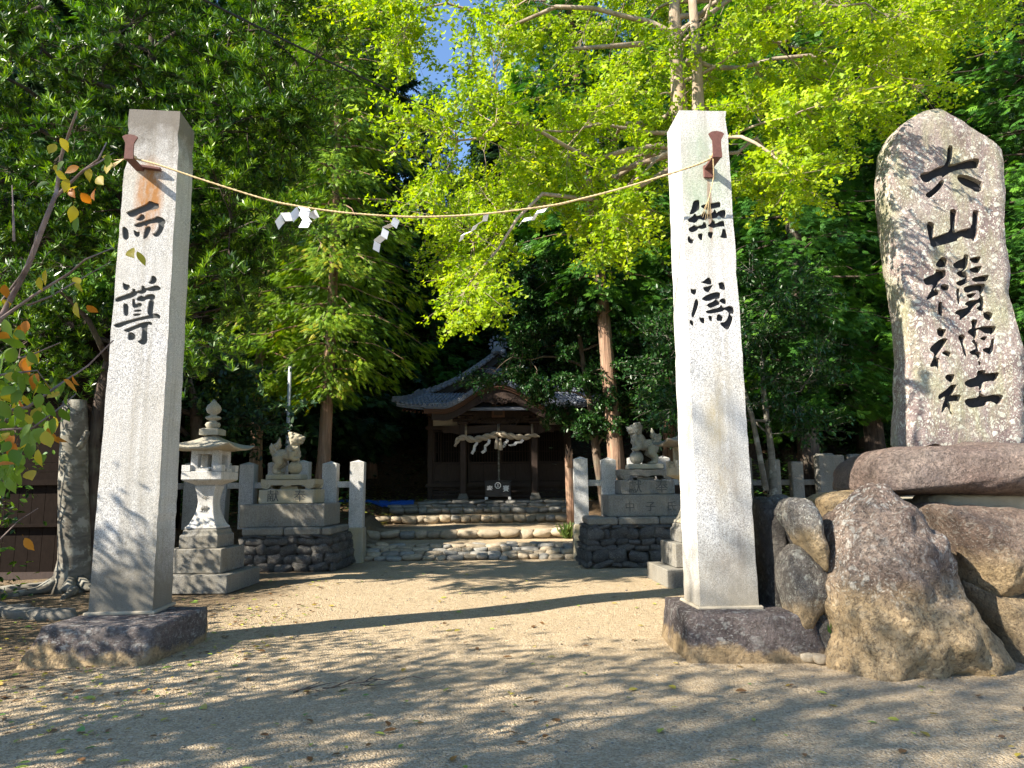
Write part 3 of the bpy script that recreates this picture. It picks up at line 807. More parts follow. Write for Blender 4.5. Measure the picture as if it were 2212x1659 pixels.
M_['plinth'] = m_rock('plinth_stone', a=(.10, .082, .082), b=(.25, .21, .20), lich=(.48, .48, .45), lamt=.7, soil=.16, lsc=8)
M_['rock'] = m_rock('lichened_rock', a=(.15, .10, .085), b=(.47, .37, .29), pitm=.65, lamt=1.35, soil=.8, lsc=10, lich=(.66, .63, .56))
M_['rock_r'] = m_rock('brown_rock', a=(.20, .14, .11), b=(.38, .28, .21), lamt=.7, soil=.45, lsc=10, lich=(.5, .47, .4))
M_['rock_soil'] = m_rock('earth_coated_rock', a=(.42, .31, .18), b=(.54, .41, .25), lamt=.08, lsc=9)
M_['rock_g'] = m_rock('grey_rock', a=(.23, .205, .175), b=(.43, .39, .33), lamt=1.1, lsc=9, lich=(.62, .61, .52), soil=.4)
M_['rock_d'] = m_rock('dark_rock', a=(.09, .083, .075), b=(.20, .18, .155), lamt=.6, lsc=11, lich=(.35, .36, .3))
M_['rock_mon'] = m_rock('monument_rock', bmp=.6, pitm=.35, a=(.27, .20, .185), b=(.52, .43, .39), lamt=1.9, yel=.6, lsc=12, lich=(.72, .71, .62))
M_['rock_base'] = m_rock('purple_brown_rock', a=(.20, .14, .12), b=(.34, .25, .205), lamt=.22, lsc=26, lich=(.42, .38, .34))
M_['wallstone'] = m_rock('wall_stone', a=(.11, .105, .10), b=(.25, .235, .215), lamt=.9, pitm=.3, lsc=11, lich=(.42, .42, .36))
M_['cobble'] = m_rock('cobble_stone', a=(.38, .31, .215), b=(.60, .50, .36), lamt=.25, lsc=7, pitm=.12, bmp=.5, lich=(.5, .48, .4))
M_['cobble_g'] = m_rock('grey_cobble_stone', a=(.24, .23, .21), b=(.46, .44, .39), lamt=.25, lsc=7, pitm=.15, bmp=.5)
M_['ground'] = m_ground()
M_['mortar'] = m_plain('mortar', (.33, .29, .22), .95, .3, 6, .6, .01)
M_['rust'] = m_plain('rusty_iron', (.14, .062, .05), .75, .45, 26, .6, .004)
M_['straw'] = m_plain('straw_rope', (.55, .42, .23), .85, .3, 60, .7, .003)
M_['rope'] = m_plain('grey_straw', (.55, .47, .36), .9, .3, 40, .8, .006)
M_['paper'] = m_plain('white_paper', (.82, .83, .86), .7, .04, 10, .05)
M_['wood'] = m_plain('dark_weathered_wood', (.05, .033, .026), .7, .5, 5, .5, .006, vs=(6, 6, 1))
M_['wood_h'] = m_plain('dark_weathered_boards', (.058, .04, .031), .75, .5, 5, .5, .006, vs=(1, 6, 6))
M_['wood_r'] = m_plain('reddish_wood', (.11, .055, .032), .7, .4, 5, .5, .006, vs=(1, 6, 6))
M_['shedwood'] = m_plain('shade_dark_shed_boards', (.014, .010, .008), .95, .5, 5, .5, .006, spec=.05, vs=(4, 4, 2))  # dark timber, with the deep shade over the shed put into its colour
M_['dark'] = m_plain('unlit_room_lining', (.02, .018, .016), .9, .2)  # near black, the gloom inside the hall is put into this colour
M_['plaster'] = m_plain('cream_plaster', (.8, .73, .6), .9, .08, 3, .1)
M_['tile'] = m_plain('blue_grey_roof_tile', (.20, .225, .28), .38, .4, 3, .2, .004, spec=.5)
M_['tile_d'] = m_plain('roof_tile_dark_relief', (.15, .17, .21), .5, .3, 9, .2)
M_['black'] = m_plain('black_lacquered_wood', (.025, .024, .026), .5, .2, 4, .1, vs=(1, 5, 5))
M_['white'] = m_plain('white_paint', (.75, .75, .75), .6, .05)
M_['tarp'] = m_plain('blue_tarpaulin', (.015, .09, .42), .4, .2, 3, .6, .02)
M_['steel'] = m_plain('grey_painted_steel', (.42, .43, .45), .45, .1, 3, .05, spec=.5)
M_['cable'] = m_plain('black_cable', (.012, .012, .012), .5, .1)
M_['bark'] = m_bark('brown_bark')
M_['bark_d'] = m_bark('dark_bark', (.04, .03, .024), (.10, .075, .06))
M_['bark_c'] = m_bark('cedar_bark', (.16, .09, .06), (.40, .26, .18), vs=(16, 16, .9), bump=1.0)
M_['bark_g'] = m_bark('grey_smooth_bark', (.10, .09, .075), (.19, .175, .145), vs=(2.5, 2.5, 9), bump=.6, pale=(.28, .27, .23))
M_['bark_k'] = m_bark('ginkgo_bark', (.24, .18, .13), (.42, .34, .26), vs=(9, 9, 2), bump=.8)
M_['bark_ch'] = m_bark('cherry_bark', (.13, .09, .08), (.27, .21, .19), vs=(5, 5, 9), bump=.4)
M_['l_podo'] = m_leaf('podocarpus_leaf', [(0, (.008, .026, .004)), (.38, (.026, .075, .006)), (.64, (.085, .19, .01)), (1, (.30, .46, .025))], trans=.2, rough=.4, spec=.5)
M_['l_gink'] = m_leaf('ginkgo_leaf', [(0, (.08, .18, .008)), (.35, (.27, .41, .01)), (.85, (.43, .53, .015)), (1, (.56, .54, .02))], trans=.5, rough=.5, spec=.3)
M_['l_hin'] = m_leaf('cypress_spray', [(0, (.014, .05, .012)), (.4, (.045, .14, .02)), (.75, (.12, .27, .025)), (1, (.22, .37, .03))], trans=.25)
M_['l_sugi'] = m_leaf('yellowing_cedar_spray', [(0, (.03, .08, .01)), (.35, (.10, .21, .015)), (.72, (.24, .36, .02)), (.86, (.38, .34, .03)), (1, (.36, .13, .03))], trans=.3, objvar=.05)
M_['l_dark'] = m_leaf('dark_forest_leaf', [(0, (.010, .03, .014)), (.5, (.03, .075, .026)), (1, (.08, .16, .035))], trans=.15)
M_['l_cam'] = m_leaf('glossy_evergreen_leaf', [(0, (.008, .03, .008)), (.5, (.02, .07, .015)), (.85, (.05, .13, .02)), (1, (.14, .27, .04))], trans=.15, rough=.4, spec=.4)
M_['l_litter'] = m_leaf('fallen_leaf', [(0, (.10, .05, .02)), (.35, (.22, .11, .04)), (.55, (.42, .34, .05)), (.75, (.34, .38, .06)), (1, (.10, .22, .04))], trans=.1, objvar=0)
M_['l_ch_g'] = m_leaf('green_cherry_leaf', [(0, (.07, .15, .015)), (1, (.17, .27, .03))], trans=.42)
M_['l_ch_y'] = m_leaf('yellow_cherry_leaf', [(0, (.38, .34, .03)), (1, (.55, .40, .03))], trans=.42)
M_['l_ch_o'] = m_leaf('orange_cherry_leaf', [(0, (.45, .13, .02)), (1, (.55, .25, .03))], trans=.42)
M_['grass'] = m_leaf('grass_blade', [(0, (.05, .11, .02)), (1, (.16, .22, .05))], trans=.3)

# ------------------------------------------------------------------ ground
def height(x, y):
    n = .035 * mnoise.noise(Vector((x * .5, y * .5, 0))) + .012 * mnoise.noise(Vector((x * 2.1, y * 2.1, 4)))
    def ss(a, b, t): t = min(max((t - a) / (b - a), 0), 1); return t * t * (3 - 2 * t)
    st = 0.0
    st += .27 * min(max((y - 15.35) / .62, 0), 1)
    st += .23 * min(max((y - 17.58) / .06, 0), 1)
    st += .23 * min(max((y - 20.58) / .06, 0), 1)
    st += .20 * min(max((y - 21.48) / .06, 0), 1)
    st += .15 * min(max((y - 22.06) / .06, 0), 1)
    side = .70 * min(max((y - 15.45) / .12, 0), 1) + .38 * ss(16, 21.5, y)
    k = max(ss(-3.35, -3.75, x), ss(1.5, 1.9, x)) if y < 19 else max(ss(-3.9, -4.4, x), ss(1.9, 2.3, x))
    z = st * (1 - k) + side * k
    z += ss(25, 29, y) * 1.0 + max(0, y - 27) * .5
    if y > 75: z -= (y - 75) * .5
    z += ss(-9, -16, x) * 1.2 * ss(10, 20, y) + ss(9, 16, x) * 1.5 * ss(8, 20, y)
    a = 0.0 if 15.2 < y < 23 and -4.4 < x < 2.3 else 1.0
    return z + n * a
xs = sorted(set([round(-14 + .22 * i, 3) for i in range(128)] + [-70, -50, -38, -30, -24, -20, -17, 17, 20, 24, 30, 38, 50, 70]))
ys = sorted(set([-30, -20, -14, -9, -5, -2, 0, 1] + [round(2 + .22 * i, 3) for i in range(60)] + [15.35, 15.45, 15.57, 15.97, 17.58, 17.64, 20.58, 20.64, 21.48, 21.54, 22.06, 22.12] + [16.4, 16.9, 18, 18.7, 19.3, 20.0, 21.1] + [23 + .8 * i for i in range(20)] + [42, 46, 52, 60, 70, 80, 100, 130]))
vs_ = [(x, y, height(x, y)) for y in ys for x in xs]
W = len(xs)
fs_ = [(j * W + i, j * W + i + 1, (j + 1) * W + i + 1, (j + 1) * W + i) for j in range(len(ys) - 1) for i in range(W - 1)]
mb = MB(); mb.add(vs_, fs_, 0, True)
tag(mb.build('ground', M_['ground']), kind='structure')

# ------------------------------------------------------------------ carved pillars
def carve_into(mb, V, flat, sunk, fr, inward, m_face=0, m_floor=1, m_wall=0, tri_only=False):
    base = len(mb.v); idx = {}
    def g(i, d, w=0):
        key = (i, d, w)
        if key not in idx:
            p = fr(V[i].x, V[i].y); 
            if d: p = p + inward
            idx[key] = len(mb.v); mb.v.append(tuple(p))
        return idx[key]
    def face(ids, mi, sm=False): mb.f.append(tuple(ids)); mb.m.append(mi); mb.sm.append(sm)
    def ccw(f):
        a, b, c = (V[i] for i in f)
        return f if (b.x - a.x) * (c.y - a.y) - (b.y - a.y) * (c.x - a.x) > 0 else (f[0], f[2], f[1])
    flat = [ccw(f) for f in flat]; sunk = [ccw(f) for f in sunk]
    for f in flat: face([g(i, 0) for i in f], m_face, True)
    for f in sunk: face([g(i, 1) for i in f], m_floor)
    fe = set()
    for f in flat:
        for k in range(3): fe.add((f[k], f[(k + 1) % 3]))
    for f in sunk:
        for k in range(3):
            a, b = f[k], f[(k + 1) % 3]
            if (b, a) in fe: face([g(a, 0, 1), g(b, 0, 1), g(b, 1, 1), g(a, 1, 1)], m_wall)

def pillar(label, key, bl, rz, wb, wt, db, dt, H, lean, mats, plinth_mat, plinth, plinth_label, chips):
    X = Vector((math.cos(rz), math.sin(rz), 0)); Yv = Vector((-math.sin(rz), math.cos(rz), 0))
    org = bl + X * (wb / 2) + Yv * (db / 2); org.z = bl.z
    root = empty('stone_pillar', org, rz, label, 'pillar', 'pillars of the shrine entrance')
    lx, ly = lean
    def wid(z): return (wb + (wt - wb) * z / H) / 2
    def dep(z): return (db + (dt - db) * z / H) / 2
    def fr(x, z): return Vector((x, -dep(z) + ly * z + .0025 * mnoise.noise(Vector((x * 6, z * 6, 1))), z))
    # plane of the front face in world space
    p0 = org + Yv * (-db / 2)
    p1 = org + Yv * (-dt / 2 + ly * H) + Vector((0, 0, H))
    n = X.cross(p1 - p0).normalized()
    st = []
    for pl in glyph_uv(key):
        q = []
        for u, v in pl:
            w_ = on_plane(u, v, p0, n) - org
            q.append((w_.dot(X), w_.z))
        st.append(round_stroke(q, 1, .005))
    nz = 60; zs = [H * i / nz for i in range(nz + 1)]
    def edge(z, s):
        j = .008 * mnoise.noise(Vector((s * 5, z * 3.1, 2))) + .006 * mnoise.noise(Vector((s * 9, z * 11, 7))) - .03 * max(0, mnoise.noise(Vector((s * 4, z * 5.3, 11))) - .38)
        for cz, cs, cw, cd_ in chips:
            if cs == s: j -= cd_ * max(0, 1 - abs(z - cz) / cw)
        return s * (wid(z) + j) + lx * z
    Lp = [(edge(z, -1), z) for z in zs]; Rp = [(edge(z, 1), z) for z in zs]
    outl = Lp[:1] + Rp + Lp[:0:-1]
    V, flat, sunk = carved_face(outl, st, .02, .14)
    mb = MB(); carve_into(mb, V, flat, sunk, fr, Vector((0, .022, 0)))
    def bk(x, z): return Vector((x, dep(z) + ly * z, z))
    for P, sgn in ((Lp, -1), (Rp, 1)):
        a = [fr(x, z) for x, z in P]; d = [bk(x, z) for x, z in P]; m_ = [(p + q) / 2 + Vector((sgn * .003 * mnoise.noise(p * 4), 0, 0)) for p, q in zip(a, d)]
        k = len(a); fs = []
        for i in range(k - 1):
            for o1, o2 in ((0, k), (k, 2 * k)):
                f = (o1 + i, o1 + i + 1, o2 + i + 1, o2 + i)
                fs.append(f if sgn < 0 else f[::-1])
        mb.add(a + m_ + d, [f[::-1] for f in fs], 0)
    bl_, br_ = [bk(x, z) for x, z in Lp], [bk(x, z) for x, z in Rp]
    k = len(bl_); mb.add(bl_ + br_, [(i, i + 1, k + i + 1, k + i) for i in range(k - 1)], 0)
    tz = H
    c4 = [fr(*Lp[-1]), fr(*Rp[-1]), bk(*Rp[-1]), bk(*Lp[-1])]
    cc = sum(c4, Vector()) / 4 + Vector((0, 0, .025))
    mb.add(c4 + [cc], [(0, 1, 4), (1, 2, 4), (2, 3, 4), (3, 0, 4)], 0)
    mb.build('shaft', mats, root)
    mo = MB(); mo.box((0, 0, .012), (wb + .07, db + .07, .035), 0, bev=.01); mo.build('mortar_bed', M_['mortar'], root)
    # plinth: corners on the ground and at the top, rough hewn
    (x0, x1, y0, y1), (tx0, tx1, ty0, ty1), ph = plinth
    pr = empty('stone_plinth', (org.x, org.y, 0), 0, plinth_label, 'plinth', 'plinths of the entrance pillars')
    bm = bmesh.new(); bmesh.ops.create_cube(bm, size=2.0)
    bmesh.ops.subdivide_edges(bm, edges=bm.edges[:], cuts=11, use_grid_fill=True)
    for v in bm.verts:
        a, b, c = v.co
        e = [math.copysign(abs(t) ** .93, t) for t in (a, b)]
        t = (c + 1) / 2
        X0, X1, Y0, Y1 = (x0 + (tx0 - x0) * t, x1 + (tx1 - x1) * t, y0 + (ty0 - y0) * t, y1 + (ty1 - y1) * t)
        z = -.08 + (ph + .08) * t
        p = Vector((X0 + (X1 - X0) * (a + 1) / 2, Y0 + (Y1 - Y0) * (b + 1) / 2, z))
        ed = sorted([abs(a), abs(b), abs(c)])
        r = max(0, ed[1] - .85) * .08
        p -= Vector((a, b, c)) * r
        p += Vector((mnoise.noise(p * 2.2), mnoise.noise(p * 2.2 + Vector((5, 0, 0))), mnoise.noise(p * 1.9 + Vector((0, 5, 0))) * (.5 if c > .99 else .2))) * .022
        p += Vector((mnoise.noise(p * 9), mnoise.noise(p * 9 + Vector((5, 0, 0))), 0)) * .015
        v.co = p - Vector((org.x, org.y, 0))
    me = bpy.data.meshes.new('plinth'); bm.to_mesh(me); bm.free(); me.materials.append(plinth_mat)
    for p in me.polygons: p.use_smooth = True
    link('block', me, pr)
    return root, org, p0, n, X, Yv

def bracket(root, org, X, Yv, p0, n, ub, vb, side):
    """iron hook: arm out of the face, blade rising from its end"""
    w_ = on_plane(ub, vb, p0, n) - org
    lx, ly, lz = w_.dot(X), w_.dot(Yv), w_.z
    mb = MB(); a = .26
    mb.box((lx, ly - a / 2, lz + .005), (.085, a + .04, .028), bev=.004)
    pr = [(-.045, 0), (.045, 0), (.04, .10), (.042, .17), (.075, .235), (.045, .255), (0, .262), (-.045, .255), (-.075, .235), (-.042, .17), (-.04, .10)]
    mb.prism([(lx + x, lz - .01 + z) for x, z in pr], ly - a - .03, ly - a - .012)
    if side < 0: mb.box((lx + .09, ly - .03, lz + .02), (.26, .05, .03), bev=.006, ry=.12)
    else: mb.box((lx, ly - .012, lz - .03), (.10, .024, .13), bev=.006)
    mb.build('iron_hook', M_['rust'], root)
    R3 = Matrix.Rotation(root.rotation_euler.z, 3, 'Z')
    return Vector(root.location) + R3 @ Vector((lx, ly - a + .03, lz + .03))

PLL = ((-4.34, -3.16, 6.36, 7.6), (-4.16, -3.12, 6.44, 7.5), .345)
PLR = ((1.46, 2.72, 6.30, 7.5), (1.50, 2.58, 6.36, 7.4), .405)
blL = G(190, 1327, .35); blL.z = .34
pillar_l = pillar('tall granite gate pillar on the left, rust stain under its iron hook and two carved characters', 'left', blL, R_(6), .585, .52, .50, .45, 5.17, (.0, .0),
    [M_['granite_l'], M_['carve_g']], M_['plinth'],
    PLL, 'dark hewn stone plinth under the left gate pillar', [(4.6, -1, .12, .03), (4.88, 1, .1, .02), (4.9, -1, .06, .02)])
blR = G(1513, 1315, .41); blR.z = .40
pillar_r = pillar('tall granite gate pillar on the right, green stained below its top, two carved characters', 'right', blR, R_(3), .535, .475, .50, .45, 4.80, (.0, .0),
    [M_['granite_r'], M_['carve']], M_['plinth'],
    PLR, 'stone plinth under the right gate pillar, earth caked along its foot', [(4.7, 1, .1, .02), (3.1, 1, .05, .012)])
hookL = bracket(pillar_l[0], pillar_l[1], pillar_l[4], pillar_l[5], pillar_l[2], pillar_l[3], 303, 368, -1)
hookR = bracket(pillar_r[0], pillar_r[1], pillar_r[4], pillar_r[5], pillar_r[2], pillar_r[3], 1529, 366, 1)

# ------------------------------------------------------------------ rope between the pillars with paper streamers
rope = empty('straw_rope', hookL, 0, 'thin twisted straw rope slung between the two gate pillars with paper streamers', 'rope')
uvs = [(345, 357), (440, 389), (572, 430), (642, 445), (742, 459), (851, 467), (936, 468), (1045, 462), (1184, 445), (1242, 433), (1360, 402), (1500, 358)]
pts = [Vector(hookL)]
for u, v in uvs:
    t = (u - 330) / 1180; pts.append(at(u, v, (hookL.y - .02) * (1 - t) + (hookR.y - .02) * t))
pts.append(Vector(hookR))
fine = []
for i in range(len(pts) - 1):
    a, b, c, d = pts[max(i - 1, 0)], pts[i], pts[i + 1], pts[min(i + 2, len(pts) - 1)]
    for k in range(12):
        t = k / 12; fine.append(.5 * ((2 * b) + (c - a) * t + (2 * a - 5 * b + 4 * c - d) * t * t + (3 * b - a - 3 * c + d) * t ** 3))
fine.append(pts[-1])
mb = MB()
dist = 0
st = [[], [], []]
for i, p in enumerate(fine):
    if i: dist += (p - fine[i - 1]).length
    for k in range(3):
        an = dist * 55 + k * 2.094
        st[k].append(p - hookL + Vector((0, math.cos(an), math.sin(an))) * .0055)
for s in st: mb.tube(s, .0068, 5)
k0 = Vector((0, 0, 0))
for hk, sg in ((Vector((0, 0, 0)), 1), (hookR - hookL, -1)):
    mb.ball(hk + Vector((sg * .03, 0, 0)), (.03, .03, .028), sub=1)
    mb.tube([hk + Vector((.05, .02, 0)), hk + Vector((0, -.05, .01)), hk + Vector((-.05, .0, 0)), hk + Vector((0, .05, .0)), hk + Vector((.05, .02, 0))], .009, 5)
mb.build('cord', M_['straw'], rope)
mb = MB()
h = hookR - hookL
e0 = h + Vector((-.03, -.02, 0))
for k in range(9):
    f = Vector(((k - 4) * .012 - .1, -.01 + random.gauss(0, .01), -.62 + random.gauss(0, .02)))
    mb.tube([e0, e0 + Vector((-.005, -.01, -.22)), h + Vector((-.085, -.02, -.42)), h + f + Vector((-.02, 0, 0))], [.007, .007, .005, .0025], 4)
mb.build('frayed_end', M_['straw'], rope)
mb = MB()
for k in range(7):
    mb.tube([Vector((0, 0, 0)), Vector((-.07, -.02, -.03)), Vector((-.15 - .02 * random.random(), -.03, -.06 + random.uniform(-.06, .05)))], [.008, .006, .002], 4)
mb.build('frayed_end', M_['straw'], rope)
def shide(p, dirs, par, wdt, n=4, L=.10):
    """folded paper streamer: panels stepping aside, blown by the wind"""
    mb = MB(); q = Vector(p); d, sdv = Vector(dirs[0]).normalized(), Vector(dirs[1]).normalized()
    nn = d.cross(sdv).normalized()
    for i in range(n):
        s = 1 if i % 2 == 0 else -1
        dd = (d + nn * (.35 * s) + rv(.12)).normalized(); ss_ = (sdv + rv(.15)).normalized()
        a = q; b = q + ss_ * wdt; sh = ss_ * (wdt * .4 * s); c = b + dd * L + sh; e = q + dd * L + sh
        t_ = nn * .0012
        mb.add([a, b, c, e, a + t_, b + t_, c + t_, e + t_], [(0, 1, 2, 3), (7, 6, 5, 4), (0, 4, 5, 1), (2, 6, 7, 3), (1, 5, 6, 2), (0, 3, 7, 4)])
        q = e - ss_ * (wdt * .12 * s)
    mb.build('paper_streamer', M_['paper'], par)
for (u, dd, sd_, wd, n, L) in ((640, (.15, -.3, -.9), (1, .2, -.1), .09, 4, .075), (853, (-.55, .3, -.7), (.7, .4, -.3), .07, 5, .08), (1050, (-.75, .3, -.6), (.5, .5, .35), .075, 5, .08), (1182, (-.85, .2, -.5), (.3, .5, .4), .08, 5, .08)):
    i = min(range(len(fine)), key=lambda k: abs(proj(fine[k])[0] - u))
    shide(fine[i] - hookL, (dd, sd_), rope, wd, n, L)
    if u == 640:
        shide(fine[i] - hookL, ((-.8, 0, -.4), (.2, .3, -.6)), rope, .09, 3, .09)
        shide(fine[i] - hookL + Vector((.03, 0, -.02)), ((.8, 0, -.25), (.2, .3, -.5)), rope, .08, 2, .09)

# ------------------------------------------------------------------ carved monument on its boulders
def z7(pts): return [((3300 + x * .9045) / 1.8517, (350 + y * .9045) / 1.8517) for x, y in pts]
MY = 7.7
mon_px = z7([(300, 240), (345, 165), (425, 105), (480, 92), (512, 92), (580, 125), (680, 190), (760, 232), (795, 262), (803, 330), (812, 450), (802, 620), (838, 800), (826, 900), (860, 1040), (885, 1130), (890, 1400), (905, 1598), (560, 1600), (500, 1570), (430, 1590), (372, 1590), (375, 1430), (385, 1200), (368, 1000), (335, 800), (308, 600), (290, 400)])
pw = [at(u, v, MY) for u, v in mon_px]
mo_org = Vector((sum(p.x for p in pw) / len(pw), MY, min(p.z for p in pw)))
outl = [(p.x - mo_org.x, p.z - mo_org.z) for p in pw]
if sum(outl[i - 1][0] * outl[i][1] - outl[i][0] * outl[i - 1][1] for i in range(len(outl))) < 0: outl.reverse()
lp = smooth_loop(outl, 260, 1)
lp = [p + Vector((mnoise.fractal(Vector((p.x * 3, p.y * 3, 3)), .8, 2, 5), mnoise.fractal(Vector((p.x * 3, p.y * 3, 9)), .8, 2, 5))) * .014 for p in lp]
outl = [(p.x, p.y) for p in lp]
st = []
for pl in glyph_uv('stone'):
    q = [at(u, v, MY) - mo_org for u, v in pl]; st.append(round_stroke([(p.x, p.z) for p in q], 1, .008))
V, flat, sunk = carved_face(outl, st, .045, .05)
def mfr(x, z):
    p = Vector((x, 0, z))
    e = min((Vector((x, z)) - q).length for q in lp)
    rnd = .035 * max(0, 1 - max(0, e - .022) / .06) ** 2
    return Vector((x, .05 * mnoise.noise(p * .9 + Vector((3, 0, 0))) + .016 * mnoise.fractal(p * 5, .9, 2, 4) + rnd, z))
mb = MB(); carve_into(mb, V, flat, sunk, mfr, Vector((0, .07, 0)))
n = len(outl)
rings = []
for k in range(7):
    t = k / 6; ring = []
    c = Vector((0, .0)); 
    for i, (x, z) in enumerate(outl):
        nx, nz = outl[(i + 4) % n][1] - outl[i - 4][1], -(outl[(i + 4) % n][0] - outl[i - 4][0]); l = math.hypot(nx, nz) + 1e-6
        b = .018 * math.sin(math.pi * min(1, t * 1.2)) - .05 * max(0, t - .8) * 5
        p = mfr(x, z) if k == 0 else Vector((x + nx / l * b, .04 + .42 * t, z + nz / l * b))
        if k: p += Vector((mnoise.noise(p * 4), 0, mnoise.noise(p * 4 + Vector((7, 0, 0))))) * .012
        ring.append(p)
    rings += ring
fs = [(k * n + (i + 1) % n, k * n + i, (k + 1) * n + i, (k + 1) * n + (i + 1) % n) for k in range(6) for i in range(n)]
fs.append(tuple(6 * n + i for i in range(n - 1, -1, -1)))
mb.add(rings, fs, 0, True)
mon = mb.build('stone_monument', [M_['rock_mon'], M_['carve']], loc=mo_org)
tag(mon, 'tall rough upright stone slab with large black carved characters and pale lichen', 'monument')

def Z8(*a, **k): return outline_rock(*a, **k)
outline_rock('boulder', [(1275, 370), (1278, 310), (1290, 250), (1340, 190), (1400, 150), (1500, 122), (1700, 112), (2000, 108), (2300, 130), (2600, 200), (2700, 300), (2700, 380), (2200, 395), (1800, 392), (1400, 382)], 7.15, 1.5, M_['rock_base'], 'big rounded purple brown boulder carrying the carved monument', rough=.03, sq=.62, n=140, face=1.0, back=1.7)
for px, Y, dp, mk, lb, kw in (
    ([(715, 430), (770, 400), (800, 440), (800, 520), (890, 690), (945, 1120), (930, 1250), (730, 1250), (712, 800), (712, 600)], 7.1, .9, 'rock_d', 'dark shaded boulder just behind the right gate pillar', {}),
    ([(760, 470), (800, 410), (850, 395), (905, 395), (965, 690), (885, 700), (800, 560)], 6.95, .7, 'rock_d', 'dark slanting stone leaning above the pale oval stone', {}),
    ([(880, 440), (930, 400), (1000, 420), (1045, 500), (1065, 600), (1085, 700), (1080, 800), (1010, 730), (960, 640), (905, 540)], 6.5, .5, 'rock_g', 'narrow lichen spotted stone wedged upright between two dark ones', {}),
    ([(1030, 410), (1100, 380), (1250, 370), (1345, 375), (1330, 500), (1200, 560), (1100, 600), (1055, 500)], 7.1, .8, 'rock', 'flat topped brown stone behind the giant front boulder', {}),
    ([(1090, 560), (1130, 480), (1170, 465), (1215, 500), (1195, 600), (1185, 720), (1140, 910), (1080, 830), (1082, 680)], 6.6, .5, 'rock_r', 'slim reddish upright stone touching the giant boulder on its left', {}),
    ([(850, 800), (870, 720), (920, 680), (965, 690), (1045, 760), (1115, 900), (1100, 980), (1040, 1060), (1000, 1200), (930, 1180), (880, 1000), (858, 880)], 6.55, .45, 'rock_g', 'pale oval stone standing beside the right plinth', {}),
    ([(975, 1060), (1020, 980), (1110, 940), (1180, 1000), (1210, 1300), (1200, 1420), (985, 1420), (985, 1200)], 6.62, .6, 'rock_d', 'small dark stone between the right plinth and the giant boulder', {}),
    ([(1105, 1000), (1150, 850), (1195, 650), (1235, 500), (1290, 370), (1340, 318), (1400, 305), (1465, 345), (1560, 420), (1640, 520), (1690, 620), (1750, 800), (1850, 940), (1900, 1060), (1960, 1160), (2010, 1280), (2040, 1520), (1700, 1560), (1400, 1560), (1110, 1540), (1120, 1300), (1150, 1150), (1130, 1060)], 6.35, 1.15, 'rock', 'giant peaked boulder at the front, white lichen above and tan earth below', dict(rough=.05, sc=1.6, n=170, rings=40, sq=.85, fine=.9)),
    ([(1640, 450), (1700, 435), (1900, 435), (2100, 460), (2250, 540), (2280, 800), (2206, 890), (2000, 935), (1900, 940), (1850, 880), (1800, 790), (1720, 630)], 6.75, 1.1, 'rock_r', 'wide brown boulder with a ledge at the right edge', dict(rough=.03)),
    ([(1830, 860), (1900, 920), (2206, 860), (2400, 880), (2500, 1330), (2500, 1560), (2000, 1560), (1980, 1300), (1960, 1160), (1880, 1010)], 6.7, 1.2, 'rock_soil', 'earth coloured boulder low down at the right edge', dict(rough=.03)),
    ([(1640, 380), (1800, 372), (2206, 378), (2400, 390), (2420, 520), (2200, 520), (1800, 470), (1620, 450)], 7.15, .7, 'mortar', 'pale stone ledge under the big rounded boulder', dict(sq=.3, rough=.02)),
    ([(2560, 420), (2700, 400), (2950, 420), (3120, 600), (3140, 1000), (3050, 1330), (2700, 1380), (2480, 1330), (2470, 900)], 7.2, 1.3, 'rock_r', 'large brown boulder beyond the right edge of the picture', {}),
    ([(3150, 500), (3400, 450), (3700, 520), (3900, 900), (3850, 1250), (3400, 1320), (3120, 1250)], 7.5, 1.4, 'rock', 'last boulder of the monument base, outside the picture', {}),
    ([(690, 470), (740, 420), (790, 415), (740, 520), (730, 620), (700, 640)], 7.5, .6, 'rock', 'tan stone peeping out behind the right gate pillar', {}),
    ):
    outline_rock('boulder', px, Y, dp, M_[mk], lb, **kw)
# infill earth and stones of the platform behind the boulders
mb = MB()
for (a, b, c_, d) in ((2.9, 7.2, 3.0, 1.36),): mb.box((5.6, 8.6, .64), (5.2, 2.7, 1.36), bev=.12)
tag(mb.build('monument_platform', M_['mortar']), 'low mortared stone platform behind the boulders under the monument', 'platform')

# ------------------------------------------------------------------ stones shared by steps and walls
ST_C = [rock_mesh('cobble', i, M_['cobble'], 2, .62, .13) for i in range(4)]
ST_G = [rock_mesh('cobble', i + 9, M_['cobble_g'], 2, .6, .13) for i in range(4)]
ST_W = [rock_mesh('wall_stone', i + 20, M_['wallstone'], 2, .42, .2) for i in range(8)]
def stone(par, meshes, loc, sz, rz=None, rx=0.0, ry=None):
    return link('stone', random.choice(meshes), par, loc, (rx, random.uniform(-.12, .12) if ry is None else ry, random.uniform(-.2, .2) if rz is None else rz), sz)
def cobble_row(par, x0, x1, y, z, h, wmin, wmax, dep, meshes, jz=.02, skip=0.0):
    x = x0
    while x < x1:
        w_ = random.uniform(wmin, wmax)
        if random.random() >= skip:
            hh = h * random.uniform(.85, 1.2)
            stone(par, random.choice(meshes), (x + w_ / 2, y + random.uniform(-.04, .04), z + random.gauss(0, jz)), (w_ * 1.08, dep * random.uniform(.85, 1.15), hh))
        x += w_

